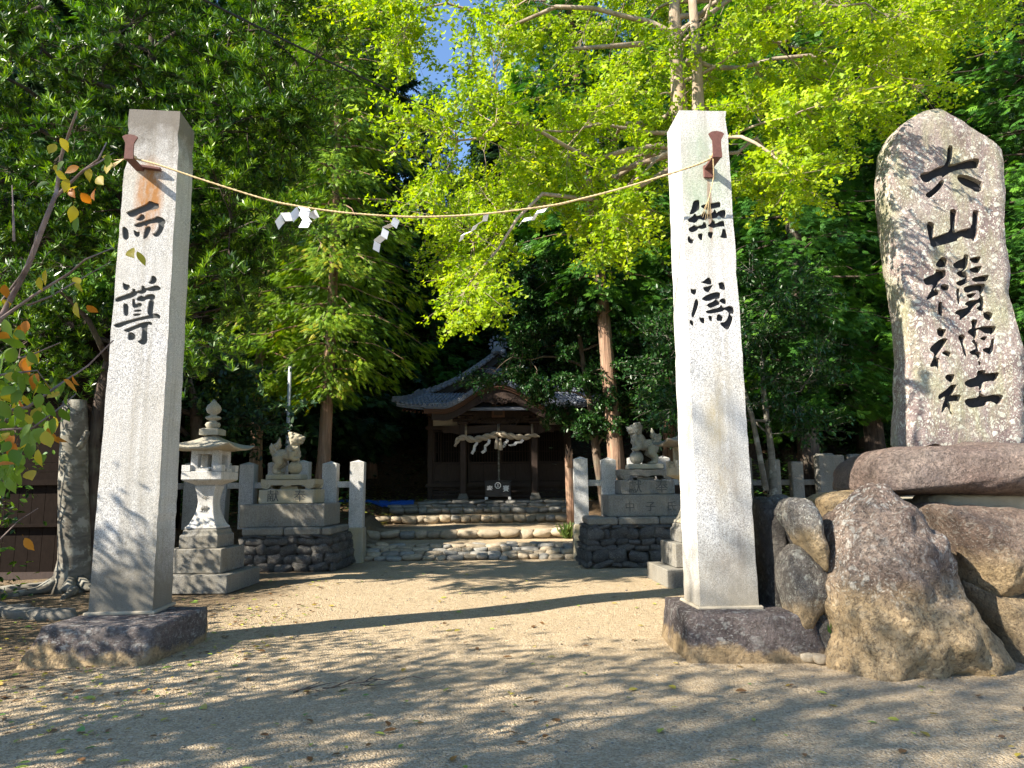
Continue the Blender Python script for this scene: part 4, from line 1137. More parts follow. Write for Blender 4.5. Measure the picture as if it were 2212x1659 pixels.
steps = []
def step(label, y):
    return empty('stone_step', (-.9, y, height(-.9, y)), 0, label, 'step', 'cobbled steps up to the shrine')
s = step('lowest broad step with a sloping cobbled face between the two end fence posts', 15.3)
o = Vector(s.location)
def rel(x, y, z): return (x - o.x, y - o.y, z - o.z)
for k, (yy, zz, h_) in enumerate(((15.38, .045, .14), (15.53, .11, .14), (15.68, .17, .14), (15.84, .225, .13), (15.98, .255, .10))):
    x = -3.22 + .1 * (k % 2)
    while x < 1.42:
        w_ = random.uniform(.17, .42)
        stone(s, ST_G if random.random() < .25 else ST_C, rel(x + w_ / 2, yy + random.uniform(-.04, .04), zz + random.gauss(0, .012)), (w_ * 1.05, random.uniform(.24, .34), h_ * random.uniform(.8, 1.2)))
        x += w_
for label, y, z, x0, x1, h_, ms in (('second step, a kerb of single large rounded stones', 17.60, .40, -3.7, 1.15, .22, 'C'), ('third step with a long row of tan stones and sunlit earth above', 20.60, .63, -3.95, 1.53, .22, 'C'),
                                ('fourth step of grey stones near the shrine floor', 21.50, .84, -3.7, 1.85, .19, 'G'), ('topmost step of flat grey stones right under the shrine', 22.07, 1.06, -2.9, 2.1, .13, 'G')):
    s = step(label, y); o = Vector(s.location)
    x = x0
    while x < x1:
        w_ = random.uniform(.24, .46) * (1.15 if y < 18 else 1.0)
        if y > 21.9: w_ *= 1.5
        hh = h_ * random.uniform(.8, 1.15)
        stone(s, ST_C if ms == 'C' and random.random() < .85 else ST_G, rel(x + w_ / 2, y + random.uniform(-.03, .05), z + random.gauss(0, .01)), (w_ * 1.06, random.uniform(.28, .4), hh), rz=random.uniform(-.1, .1))
        x += w_
    if y in (21.50,):
        x = x0 - .1
        while x < x1 + .1:
            w_ = random.uniform(.3, .5); stone(s, ST_G, rel(x + w_ / 2, y + .28, z + .12), (w_ * 1.06, .33, .13)); x += w_

# ------------------------------------------------------------------ stone fences
def post_mesh(w_, h, d=.26, tip=.05):
    mb = MB(); x, y = w_ / 2, d / 2; b = .012
    vs = [(-x, -y, 0), (x, -y, 0), (x, y, 0), (-x, y, 0), (-x, -y, h - tip), (x, -y, h - tip), (x, y, h - tip), (-x, y, h - tip), (0, 0, h)]
    mb.add(vs, [(0, 1, 5, 4), (1, 2, 6, 5), (2, 3, 7, 6), (3, 0, 4, 7), (4, 5, 8), (5, 6, 8), (6, 7, 8), (7, 4, 8)], 0)
    return mb.mesh('post', M_['granite'])
PM = [post_mesh(.29, 1.42), post_mesh(.30, 1.40, tip=.06), post_mesh(.285, 1.43)]
def fence(label, xs_, y, z, rail_z, bases):
    f = empty('stone_fence', (xs_[0], y, z), 0, label, 'fence', 'stone fences of the shrine')
    for i, x in enumerate(xs_):
        link('post', PM[i % 3], f, (x - xs_[0], random.uniform(-.01, .01), 0), (random.gauss(0, .006), random.gauss(0, .006), random.gauss(0, .02)))
    for i in range(len(xs_) - 1):
        mb = MB(); L = abs(xs_[i + 1] - xs_[i]) - .28
        mb.box(((xs_[i] + xs_[i + 1]) / 2 - xs_[0], .01, rail_z - z), (L + .02, .13, .13), bev=.012); mb.build('rail', M_['granite'], f)
    for i in bases:
        mb = MB(); mb.box((xs_[i] - xs_[0], .0, -.37), (.37, .40, .76), bev=.02, taper=.93); mb.build('footing', M_['granite_old'], f)
    return f
YF = 15.25
def xf(u): return at(u, 1040, YF).x
fence('pale stone fence left of the steps, seven pointed posts joined by a square rail', [xf(u) for u in (772, 714, 655, 597, 538, 478, 418, 360, 300)], YF, .70, 1.60, (0,))
fence('grey stone fence right of the steps, posts behind the right stone lion', [xf(u) for u in (1254, 1313, 1372, 1431, 1490, 1549)], YF, .72, 1.58, (0,))
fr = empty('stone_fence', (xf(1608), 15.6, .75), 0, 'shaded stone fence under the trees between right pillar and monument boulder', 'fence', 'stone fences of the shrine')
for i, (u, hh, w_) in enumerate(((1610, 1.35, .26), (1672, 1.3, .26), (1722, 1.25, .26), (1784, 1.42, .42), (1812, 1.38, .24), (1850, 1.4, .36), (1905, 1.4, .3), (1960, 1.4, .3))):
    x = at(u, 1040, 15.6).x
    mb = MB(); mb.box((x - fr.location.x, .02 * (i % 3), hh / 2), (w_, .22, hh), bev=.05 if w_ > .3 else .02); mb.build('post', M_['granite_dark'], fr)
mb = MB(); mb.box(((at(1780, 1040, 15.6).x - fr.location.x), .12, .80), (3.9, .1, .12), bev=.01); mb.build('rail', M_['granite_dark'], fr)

# ------------------------------------------------------------------ lanterns
def loft(mb, rows, mi=0, n=4):
    """square sections (half width, z), lofted with sharp corners"""
    vs = []
    for hw, z in rows: vs += [(-hw, -hw, z), (hw, -hw, z), (hw, hw, z), (-hw, hw, z)]
    k = len(rows)
    fs = [(i * 4 + j, i * 4 + (j + 1) % 4, (i + 1) * 4 + (j + 1) % 4, (i + 1) * 4 + j) for i in range(k - 1) for j in range(4)]
    fs += [(3, 2, 1, 0), tuple(range(4 * k - 4, 4 * k))]
    mb.add(vs, fs, mi)
def lantern(x, y, label, old=False):
    L = empty('stone_lantern', (x, y, 0), R_(-2) if not old else R_(3), label, 'lantern', 'stone lanterns flanking the path')
    gm = M_['granite'] if not old else M_['granite_old']
    mb = MB(); mb.box((0, 0, .13), (1.24, 1.24, .27), bev=.012); mb.build('lower_slab', M_['granite_dark'], L)
    mb = MB(); mb.box((0, 0, .45), (.86, .86, .36), bev=.012); mb.build('middle_slab', M_['granite_dark'], L)
    mb = MB(); loft(mb, [(.30, .633), (.30, .82), (.27, .85), (.265, .90), (.245, .915)]); bevel(mb.build('upper_slab', M_['granite_dark'], L), .01)
    mb = MB(); rows = []
    for i in range(25):
        t = i / 24; z = .918 + .66 * t
        hw = .125 + .125 * (1 - min(1, t / .62)) ** 1.9 + .045 * max(0, (t - .62) / .38) ** 1.5
        if t < .06: hw = .25
        if t > .93: hw = .165
        rows.append((hw, z))
    loft(mb, rows); bevel(mb.build('waisted_shaft', gm, L), .012)
    for ch, z in (('奉', 1.41), ('燈', 1.20)):
        link('inscription', text_mesh(ch, .13, .004, M_['granite_dark']), L, (0, -.132 if z > 1.3 else -.143, z), (math.pi / 2 + (.0 if z > 1.3 else .1), 0, 0))
    mb = MB(); loft(mb, [(.15, 1.58), (.17, 1.60), (.30, 1.66), (.315, 1.68), (.315, 1.79), (.30, 1.80)])
    for sx in (-1, 1):
        for sy in (-1, 1): mb.box((sx * .25, sy * .25, 1.85), (.13, .13, .10)); 
        mb.box((sx * .262, 0, 1.82), (.08, .2, .05)); mb.box((0, sx * .262, 1.82), (.2, .08, .05))
    mb.build('light_platform', gm, L)
    mb = MB()
    for sx in (-1, 1):
        for sy in (-1, 1): mb.box((sx * .165, sy * .165, 1.965), (.11, .11, .33))
    for a in (0, 1):
        for s_ in (-1, 1):
            c = (0, s_ * .175) if a == 0 else (s_ * .175, 0); d = (.222, .07) if a == 0 else (.07, .222)
            mb.box((c[0], c[1], 1.835), (d[0], d[1], .07)); mb.box((c[0], c[1], 2.10), (d[0], d[1], .06))
    mb.box((0, 0, 1.80), (.4, .4, .02)); mb.build('fire_box', gm, L)
    # roof: square plan with upturned corners
    mb = MB(); n = 16; top = []
    def roofz(a, b, under):
        r = max(abs(a), abs(b)); c = min(abs(a), abs(b)) / max(r, 1e-6)
        up = .075 * (r ** 3) * c ** 2.2
        return (2.115 + .02 * r + up) if under else (2.46 - .30 * r ** .62 + up + (.0 if r < 1 else 0))
    for under in (0, 1):
        g = []
        for j in range(n + 1):
            for i in range(n + 1):
                a, b = -1 + 2 * i / n, -1 + 2 * j / n
                hw = .50 if not under else .485
                g.append((a * hw, b * hw, roofz(a, b, under)))
        fs = [(j * (n + 1) + i, j * (n + 1) + i + 1, (j + 1) * (n + 1) + i + 1, (j + 1) * (n + 1) + i) for j in range(n) for i in range(n)]
        if under: fs = [f[::-1] for f in fs]
        top.append(len(mb.v)); mb.add(g, fs, 0)
    ring = [i for i in range(n)] + [(n) + (n + 1) * j for j in range(n)] + [(n + 1) * n + n - i for i in range(n)] + [(n + 1) * (n - j) for j in range(n)]
    for k in range(len(ring)):
        a, b = ring[k], ring[(k + 1) % len(ring)]
        mb.f.append((top[1] + a, top[1] + b, top[0] + b, top[0] + a)); mb.m.append(0); mb.sm.append(False)
    mb.build('roof', M_['granite_old'] if not old else M_['granite_dark'], L)
    mb = MB(); loft(mb, [(.15, 2.38), (.15, 2.47), (.11, 2.49)]); mb.build('finial_base', M_['granite_old'], L)
    mb = MB(); mb.lathe([(.08, 2.48), (.10, 2.51), (.12, 2.55), (.10, 2.585), (.055, 2.60), (.05, 2.615), (.10, 2.635), (.125, 2.66), (.11, 2.68), (.05, 2.70), (.045, 2.71), (.10, 2.75), (.12, 2.80), (.10, 2.86), (.05, 2.91), (.012, 2.96)], 20)
    mb.build('finial', M_['granite_old'], L)
    return L
lantern(-4.82, 11.4, 'stone lantern on stepped slabs behind the left gate pillar, waisted shaft and jewel finial')
lantern(2.86, 11.5, 'old stone lantern mostly hidden behind the right gate pillar, roof corner and base slabs showing', True)

# ------------------------------------------------------------------ guardian lions
def lion(loc, flip, mat, label):
    """flip=1 looks to the right with open space left; forepaw on a ball"""
    L = empty('guardian_lion', loc, 0, label, 'stone lion', 'guardian lions beside the steps')
    mb = MB()
    def B(x, y, z, rx, ry, rz, a=0.0):
        mb.ball((x * flip, y, z), (rx, ry, rz), sub=2, rot=(a * flip, 'Y'))
    # rump, belly, chest
    B(-.17, 0, .30, .12, .12, .13); B(-.05, 0, .36, .17, .105, .10, .35); B(.08, 0, .44, .13, .125, .16, .2)
    B(.12, -.02, .36, .09, .10, .12)
    # head: skull, muzzle, brow, jaw, ears
    B(.14, -.02, .64, .125, .12, .115); B(.235, -.03, .645, .075, .085, .06); B(.22, -.03, .585, .06, .075, .035, .2)
    B(.20, -.07, .705, .04, .04, .03); B(.20, .05, .705, .04, .04, .03); B(.285, -.03, .675, .03, .04, .025)
    B(.08, -.10, .73, .035, .025, .05); B(.08, .08, .73, .035, .025, .05)
    rs = random.Random(3 if flip > 0 else 5)
    # mane curls down the neck and chest
    for i in range(56):
        a = rs.uniform(-1.5, 1.5); t = rs.random()
        x = .12 - .11 * math.cos(a) * (1.1 - .3 * t) + .04 * t; y = .13 * math.sin(a) * (1 - .1 * t); z = .76 - .36 * t
        B(x + .02, y, z, .034, .034, .034)
    for i in range(14): B(.17 + .03 * rs.random(), rs.uniform(-.1, .1), .34 + .22 * rs.random(), .032, .032, .04)
    def leg(pts, rr):
        mb.tube([Vector((p[0] * flip, p[1], p[2])) for p in pts], rr, 8)
    for s_ in (-1, 1):
        leg([(-.17, .09 * s_, .32), (-.12 + .02 * s_, .11 * s_, .20), (-.21, .11 * s_, .12), (-.19, .11 * s_, .03)], [.10, .075, .05, .048])
        B(-.155, .11 * s_, .03, .075, .05, .032)
    leg([(.12, .08, .40), (.13, .09, .25), (.13, .09, .2)], [.075, .055, .05])
    leg([(.12, -.09, .40), (.10, -.12, .30), (.17, -.11, .27)], [.075, .06, .045]); B(.19, -.11, .28, .06, .045, .03)
    B(.15, .09, .26, .05, .04, .03)
    # flame tail
    leg([(-.24, 0, .34), (-.28, 0, .42), (-.24, 0, .52), (-.18, 0, .60)], [.05, .065, .06, .01])
    leg([(-.24, 0, .44), (-.19, .02, .54), (-.17, .02, .68)], [.055, .065, .008])
    leg([(-.27, -.03, .42), (-.30, -.05, .50), (-.30, -.04, .58)], [.04, .045, .008])
    for i in range(5): B(-.23 + .03 * (i % 2), -.05, .36 + .045 * i, .035, .03, .03)
    bo = mb.build('body', mat, L)
    m = bo.modifiers.new('remesh', 'REMESH'); m.mode = 'VOXEL'; m.voxel_size = .011; m.use_smooth_shade = True
    mb = MB(); mb.ball((.135 * flip, -.01, .125), (.125, .125, .125), sub=4)
    for k in range(6):
        a = k * math.pi / 3; c = Vector((.135 * flip, -.01, .125))
        pts = [c + Vector((math.cos(a) * math.sin(q), math.sin(a) * math.sin(q), math.cos(q))) * .126 for q in [math.pi * j / 12 for j in range(13)]]
        mb.tube(pts, .004, 4)
    mb.build('stone_ball', mat, L)
    mb = MB(); mb.box((-.01 * flip, 0, -.045), (.66, .38, .10), bev=.02); mb.build('small_plinth', mat, L)
    L.scale = (1.10, 1.10, 1.10)
    return L

def pedestal(cx, yf, u_l, mats, label, text, zt, flip):
    """stepped pedestal on a battered rubble base. cx centre x, yf front of the base, z of levels in zt"""
    P = empty('stone_pedestal', (cx, yf, 0), 0, label, 'pedestal', 'pedestals of the guardian lions')
    gm, gd = mats
    z0, z1, z2, z3, z4 = zt
    mb = MB(); mb.box((0, .95, (z0 + z1) / 2), (1.62, 1.25, z1 - z0 - .004), bev=.015); mb.build('lower_block', gd, P)
    mb = MB(); mb.box((.0, .95, (z1 + z2) / 2), (1.06, .85, z2 - z1 - .004), bev=.015); mb.build('inscribed_block', gm, P)
    # table with scrolled feet
    mb = MB(); h = z3 - z2
    top = [(-.52 + 1.04 * i / 24, z3 - .01 + .02 * abs(-1 + i / 12) ** 3) for i in range(25)]
    bot = []
    for i in range(25):
        a = abs(-1 + i / 12)
        b = h * .52 if a < .6 else h * (.52 + .35 * math.sin((a - .6) / .4 * math.pi))
        if abs(i - 12) < 2: b += .02
        bot.append((top[i][0], top[i][1] - b))
    mb.strip(top, bot, .60, 1.30)
    for s_ in (-1, 1):
        for y in (.62, 1.20):
            c = [(s_ * .42 + math.cos(q) * .085, z2 + .075 + math.sin(q) * .07) for q in [k * math.pi / 6 for k in range(12)]]
            mb.prism(c, y - .03, y + .12)
            c = [(s_ * .42 + math.cos(q) * .04, z2 + .075 + math.sin(q) * .035) for q in [k * math.pi / 4 for k in range(8)]]
            mb.prism(c, y - .045, y)
    mb.box((0, .97, z2 + .03), (.34, .5, .06)); mb.build('scrolled_table', gm, P)
    for ch, x, zz, s_ in text:
        link('inscription', text_mesh(ch, s_, .004, M_['carve_g']), P, (x, (.524 if zz > z1 else .324), zz), (math.pi / 2, 0, 0))
    # rubble base
    core = MB(); bb = z0 - .15
    x0, x1 = u_l
    vs = [(x0 + .07, .07, -.05), (x1 - .07, .07, -.05), (x1 - .02, 1.7, -.05), (x0 + .02, 1.7, -.05), (x0 + .2, .22, z0 - .03), (x1 - .2, .22, z0 - .03), (x1 - .15, 1.7, z0 - .03), (x0 + .15, 1.7, z0 - .03)]
    core.add(vs, [(3, 2, 1, 0), (4, 5, 6, 7), (0, 1, 5, 4), (1, 2, 6, 5), (2, 3, 7, 6), (3, 0, 4, 7)]); core.build('base_core', M_['rock_d'], P)
    z = .0; rown = 0
    while z < bb - .03:
        hh = min(random.uniform(.10, .2), bb - z); k = z / z0 * .14
        x = x0 + k
        while x < x1 - k - .06:
            w_ = min(random.uniform(.12, .38), x1 - k - x)
            stone(P, ST_W, (x + w_ / 2, .09 + k, z + hh / 2), (w_ * 1.12, .26, hh * random.uniform(1.0, 1.35)), rz=random.uniform(-.1, .1), ry=random.uniform(-.3, .3))
            x += w_
        for sx, s_ in ((x1 - k, 1), (x0 + k, -1)):
            y = .15 + k
            while y < 1.6:
                w_ = random.uniform(.2, .4); stone(P, ST_W, (sx - s_ * .08, y + w_ / 2, z + hh / 2), (.24, w_ * 1.1, hh * 1.12), rz=random.uniform(-.1, .1)); y += w_
        z += hh
    x = x0 + .1
    while x < x1 - .15:
        w_ = min(random.uniform(.45, .8), x1 - .1 - x)
        mb = MB(); mb.box((0, 0, 0), (w_ - .015, .42, .15), bev=.03); mb.build('cap_slab', M_['granite_dark'], P, loc=(x + w_ / 2, .34, bb + .075)); x += w_
    for s_, sx in ((1, x1 - .3), (-1, x0 + .3)):
        mb = MB(); mb.box((0, 0, 0), (.36, 1.1, .14), bev=.03); mb.build('cap_slab', M_['granite_dark'], P, loc=(sx, 1.12, bb + .07))
    return P
# left: front of the base seen from u 510 to 712
YL = 13.4
xl0, xl1 = at(500, 1215, YL).x, at(722, 1215, YL).x
cl_ = at(612, 1100, YL + .4).x
pedestal(cl_, YL, (xl0 - cl_, xl1 - cl_), (M_['granite_old'], M_['granite_dark']), 'stepped stone pedestal on a dark rubble base under the left stone lion', [('奉', .27, 1.37, .24), ('献', -.25, 1.37, .24)], (.80, 1.235, 1.51, 1.70, 1.8), 1)
lion((at(622, 1000, YL + .95).x, YL + .95, 1.80), 1, M_['granite_old'], 'sunlit stone lion facing right with one paw on a ball, left of the steps')
xr0, xr1 = at(1262, 1210, 13.6).x, at(1500, 1210, 13.6).x
cr_ = at(1404, 1100, 14.0).x
pedestal(cr_, 13.6, (xr0 - cr_, xr1 - cr_), (M_['granite_dark'], M_['granite_dark']), 'stepped stone pedestal carved with two characters under the right stone lion', [('奉', .27, 1.48, .27), ('獻', -.25, 1.48, .27), ('氏', .40, 1.10, .2), ('子', .0, 1.10, .2), ('中', -.40, 1.10, .2)], (.92, 1.34, 1.62, 1.83, 1.9), -1)
lion((at(1391, 1000, 14.55).x, 14.55, 1.94), -1, m_granite('grey_green_stone', base=(.30, .29, .24), dark=(.08, .08, .07), warm=(.26, .27, .16), wamt=.5), 'grey stone lion facing left with its paw on a ball, right of the steps')

# ------------------------------------------------------------------ shrine hall
SX = -.44
H0 = 1.13
hall = empty('shrine_hall', (SX, 23.6, H0), 0, 'dark timber shrine hall with a curved grey tiled roof and lattice doors', 'shrine')
YW = 23.7           # wall plane; porch columns stand at YP
YP = 22.55
def sx(u, Y): return at(u, 1000, Y).x - SX
def sz(v, Y): return at(1074, v, Y).z - H0
def S(mb, name, mk, par=None): 
    o = mb.build(name, M_[mk] if isinstance(mk, str) else mk, par or hall)
    return o
def yl(Y): return Y - 23.6
cw = .17
colx = [-2.30, -1.16, 1.16, 2.30]
for x in colx:
    mb = MB(); mb.box((x, yl(YW), 1.36), (cw, cw, 2.72), bev=.012); S(mb, 'column', 'wood')
for x in (-2.30, 2.30):
    mb = MB(); mb.box((x, yl(YW + 3.2), 1.36), (cw, cw, 2.72)); S(mb, 'column', 'wood')
# dark interior shell
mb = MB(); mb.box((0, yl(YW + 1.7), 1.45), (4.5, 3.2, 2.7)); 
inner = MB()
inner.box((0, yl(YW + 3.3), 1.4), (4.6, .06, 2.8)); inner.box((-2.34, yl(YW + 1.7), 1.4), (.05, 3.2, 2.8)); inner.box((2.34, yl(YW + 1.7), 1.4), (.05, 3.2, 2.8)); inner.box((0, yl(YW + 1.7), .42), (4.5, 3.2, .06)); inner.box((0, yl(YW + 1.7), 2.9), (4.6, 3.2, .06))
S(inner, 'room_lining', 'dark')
# beams
for z, h, y, nm in ((.46, .12, YW - .02, 'sill_beam'), (2.36, .13, YW - .02, 'lintel'), (2.85, .2, YW, 'wall_beam')):
    mb = MB(); mb.box((0, yl(y), z), (4.9, .2, h), bev=.01); S(mb, nm, 'wood_h')
# steps under the porch, lower side boards
for i, (z, y) in enumerate(((.42, YW - .18), (.26, YW - .42), (.10, YW - .62))):
    mb = MB(); mb.box((0, yl(y), z), (2.2, .26, .05)); mb.box((0, yl(y + .1), z - .08), (2.2, .03, .12)); S(mb, 'wooden_step', 'wood_h')
for sd_ in (-1, 1):
    for k in range(4):
        mb = MB(); mb.box((sd_ * 1.73, yl(YW + .02), .36 - .10 * k), (.98, .03, .085), ry=random.gauss(0, .012)); S(mb, 'skirting_board', 'wood_h')
# lattice doors: bays (x0,x1)
def door(x0, x1, nb, z0=.52, zm=1.20, z1=2.28):
    D = MB(); y = yl(YW - .03); t = .055
    for x in (x0 + t / 2, x1 - t / 2): D.box((x, y, (z0 + z1) / 2), (t, .05, z1 - z0))
    for z in (z0 + t / 2, zm, z1 - t / 2, z0 + .10): D.box(((x0 + x1) / 2, y, z), (x1 - x0 - 2 * t, .045, t))
    d = S(D, 'lattice_door', 'wood')
    Pn = MB(); n = 2
    for k in range(n):
        a = x0 + t + (x1 - x0 - 2 * t) * k / n; b = x0 + t + (x1 - x0 - 2 * t) * (k + 1) / n
        Pn.box(((a + b) / 2, y + .012, (z0 + zm) / 2 + .02), (b - a - .01, .015, zm - z0 - .12))
    o = S(Pn, 'panel', 'wood', d)
    Bn = MB()
    for k in range(nb):
        x = x0 + t + (x1 - x0 - 2 * t) * (k + .5) / nb; Bn.box((x, y, (zm + z1) / 2), (.022, .025, z1 - zm - 1.2 * t))
    for z in (zm + .36, zm + .72): Bn.box(((x0 + x1) / 2, y + .008, z), (x1 - x0 - 2 * t, .012, .018))
    S(Bn, 'lattice', 'wood', d)
c = .09
door(-2.30 + c, -1.16 - c, 10); door(1.16 + c, 2.30 - c, 11)
for k in range(2): door(-1.06 + 1.06 * k + .01, 1.06 * k - .01, 10)
# plaster panels over the side bays
for sd_ in (-1, 1):
    mb = MB(); mb.box((sd_ * 1.73, yl(YW + .01), 2.59), (.97, .05, .32)); S(mb, 'plaster_panel', 'plaster')
# porch
for x in (-1.13, 1.13):
    mb = MB(); mb.box((x, yl(YP), 1.28), (.19, .19, 2.2), bev=.015); S(mb, 'porch_column', 'wood')
    mb = MB(); loft(mb, [(.16, .0), (.165, .06), (.125, .14), (.12, .2)]); mb.v = [(a + x, b + yl(YP), c_) for a, b, c_ in mb.v]; S(mb, 'column_base', 'granite_dark')
    mb = MB(); 
    mb.box((x, yl(YP), 2.42), (.34, .34, .10), bev=.02); mb.box((x, yl(YP), 2.52), (.66, .16, .10), bev=.02)
    for q in (-.25, 0, .25): mb.box((x + q, yl(YP), 2.61), (.16, .2, .08), bev=.02)
    mb.box((x, yl(YP), 2.70), (.84, .14, .08)); S(mb, 'bracket_block', 'wood')
    s_ = -1 if x < 0 else 1
    nose = [(x + s_ * .10, 2.05), (x + s_ * .42, 2.12), (x + s_ * .62, 2.10), (x + s_ * .66, 2.22), (x + s_ * .50, 2.22), (x + s_ * .52, 2.32), (x + s_ * .3, 2.33), (x + s_ * .10, 2.36)]
    if s_ < 0: nose = nose[::-1]
    mb = MB(); mb.prism(nose, yl(YP - .07), yl(YP + .07)); S(mb, 'carved_beam_nose', 'wood')
mb = MB(); 
arch = [(-1.04 + 2.08 * i / 16, 2.30 + .05 * math.sin(math.pi * i / 16)) for i in range(17)]
mb.strip(arch, [(x, z - .24) for x, z in arch], yl(YP - .09), yl(YP + .09)); S(mb, 'porch_beam', 'wood_h')
rs = random.Random(4)
def carving(name, cx, cz, w_, h, y, n, mk, seed=1, shape=lambda t: math.sqrt(max(0, 1 - t * t))):
    r = random.Random(seed); mb = MB()
    for i in range(n):
        t = r.uniform(-1, 1); x = cx + t * w_ / 2; z = cz + r.uniform(-.5, .5) * h * shape(t)
        a = r.uniform(0, 6.28); k = r.uniform(.035, .075)
        pts = [Vector((x + math.cos(a + q * .9) * k * (1 - q / 9), y + .02 * math.sin(q), z + math.sin(a + q * .9) * k * (1 - q / 9))) for q in range(7)]
        mb.tube(pts, [.022, .022, .02, .018, .016, .013, .01], 5)
    mb.prism([(cx + w_ / 2 * math.cos(q), cz + h * .42 * math.sin(q)) for q in [k * math.pi / 8 for k in range(16)]], y + .0, y + .04)
    return S(mb, name, mk)
carving('carved_panel', 0, 2.46, 1.35, .2, yl(YP - .05), 46, 'wood')
mb = MB(); mb.box((0, yl(YP + .1), 2.62), (2.3, .06, .42)); S(mb, 'porch_board', 'wood')
# name tablet, no legible writing in the photograph
mb = MB(); mb.box((0, yl(YP - .30), 2.76), (.42, .05, .40), bev=.01, rx=.25); S(mb, 'name_tablet', 'wood_r')
mb = MB(); mb.box((0, yl(YP - .35), 2.77), (.27, .02, .29), rx=.25); S(mb, 'name_tablet', 'wood')

# curved porch gable: height of its eave line above x
def kara(x):
    a = abs(x) / 2.28
    return 2.82 + .74 * (.5 + .5 * math.cos(math.pi * min(1, a / .78))) ** 1.0 - .03 * a + .12 * max(0, a - .72) ** 1.0
YK = 21.75
KX = [-2.28 + 4.56 * i / 60 for i in range(61)]
mb = MB(); mb.strip([(x, kara(x) - .02) for x in KX], [(x, kara(x) - .10) for x in KX], yl(YK), yl(YW + .3)); S(mb, 'porch_roof_boarding', 'wood_r')
mb = MB(); KB = [x for x in KX if abs(x) < 2.12]
mb.strip([(x, kara(x) - .13) for x in KB], [(x, kara(x) - .34 - .10 * (1 - abs(x) / 2.28)) for x in KB], yl(YK + .10), yl(YK + .17)); S(mb, 'curved_bargeboard', 'wood')
mb = MB(); mb.strip([(x, kara(x) - .10) for x in KX], [(x, kara(x) - .16) for x in KX], yl(YK + .04), yl(YK + .2)); S(mb, 'bargeboard_edge', 'wood_r')
carving('carved_pendant', 0, 3.10, 1.3, .3, yl(YK + .12), 60, 'wood', 8, lambda t: 1 - abs(t) * .6)
mb = MB(); mb.strip([(x, kara(x) + .06) for x in KX], [(x, kara(x) - .015) for x in KX], yl(YK - .04), yl(YW)); S(mb, 'porch_tile_bed', 'tile_d')
# tile rolls of the porch roof, running front to back, each with a round end tile; edge tiles below
R2 = MB(); E2 = MB()
x = -2.2
L_ = 0; last = None; pos = []
for i in range(600):
    xx = -2.26 + 4.52 * i / 599; p = Vector((xx, 0, kara(xx) + .085))
    if last is None or (p - last).length >= .158: pos.append(p); last = p
for p in pos:
    yb = yl(YW + .1)
    R2.tube([Vector((p.x, yl(YK) - .03, p.z)), Vector((p.x, yb, p.z + .05))], .052, 8)
    E2.lathe([(.066, 0), (.068, .02), (.05, .022), (.048, .012), (.022, .012), (.02, .022), (.0005, .024)], 12)
    k = 7 * 12
    for q in range(len(E2.v) - k, len(E2.v)):
        a, b, c_ = E2.v[q]; E2.v[q] = (a + p.x, yl(YK) - .03 - c_, b + p.z)
S(R2, 'tile_rolls', 'tile'); o = S(E2, 'round_end_tiles', 'tile'); 
# broad smooth band of tiles along the crest of the curve
mb = MB(); 
KT = [x for x in KX if abs(x) < 2.2]
mb.strip([(x, kara(x) + .20) for x in KT], [(x, kara(x) + .12) for x in KT], yl(YK + .22), yl(YK + .75)); S(mb, 'tile_band', 'tile')

# main roof: hipped skirt with upturned eaves and a gable above it
EH, YE = 3.16, 21.95          # eave half width, front eave
def skirt(x, t):
    """t 0 at the eave, 1 at the foot of the gable"""
    hw = EH + (2.55 - EH) * t; up = .16 * (abs(x) / EH) ** 4 * (1 - t)
    return 2.84 + up + .58 * t ** 1.15
mb = MB(); g = []; nx_, nt2 = 60, 8
for j in range(nt2 + 1):
    t = j / nt2; hw = EH + (2.55 - EH) * t
    for i in range(nx_ + 1):
        x = -hw + 2 * hw * i / nx_; g.append((x, yl(YE + 1.25 * t), skirt(x, t)))
fs = [(j * (nx_ + 1) + i, j * (nx_ + 1) + i + 1, (j + 1) * (nx_ + 1) + i + 1, (j + 1) * (nx_ + 1) + i) for j in range(nt2) for i in range(nx_)]
mb.add(g, fs); b_ = [(p[0], p[1], p[2] - .09) for p in g]; mb.add(b_, [f[::-1] for f in fs])
mb.strip([(g[i][0], g[i][2]) for i in range(nx_ + 1)], [(g[i][0], g[i][2] - .09) for i in range(nx_ + 1)], yl(YE - .01), yl(YE + .02)); S(mb, 'skirt_roof', 'tile_d')
TR = MB()
nr = 44
for i in range(nr + 1):
    f = -1 + 2 * i / nr
    if abs(f * EH) < 1.2: continue
    prev = None
    for k in range(6):   # each pan overlaps the one below, so a stepped roll
        t0, t1 = k / 6, (k + 1) / 6
        h0, h1 = EH + (2.55 - EH) * t0, EH + (2.55 - EH) * t1
        a = Vector((f * h0, yl(YE + 1.25 * t0) - .02, skirt(f * h0, t0) + .045)); b = Vector((f * h1, yl(YE + 1.25 * t1), skirt(f * h1, t1) + .02))
        TR.tube([a, b], [.062, .05], 6)
S(TR, 'tile_rows', 'tile')
mb = MB()
for i in range(nr):
    f = -1 + 2 * (i + .5) / nr
    if abs(f * EH) < 1.2: continue
    mb.box((f * EH, yl(YE) - .03, skirt(f * EH, 0) - .0), (.11, .03, .035))
S(mb, 'eave_tiles', 'tile')
# rafters under the eaves
for sd_ in (-1, 1):
    mb = MB()
    for i in range(14):
        x = sd_ * (1.35 + i * .125); z = skirt(x, .0) - .15
        mb.box((x, yl(YE + .9), z + .16), (.045, 1.75, .055), rx=.22)
    S(mb, 'rafters', 'wood_r')
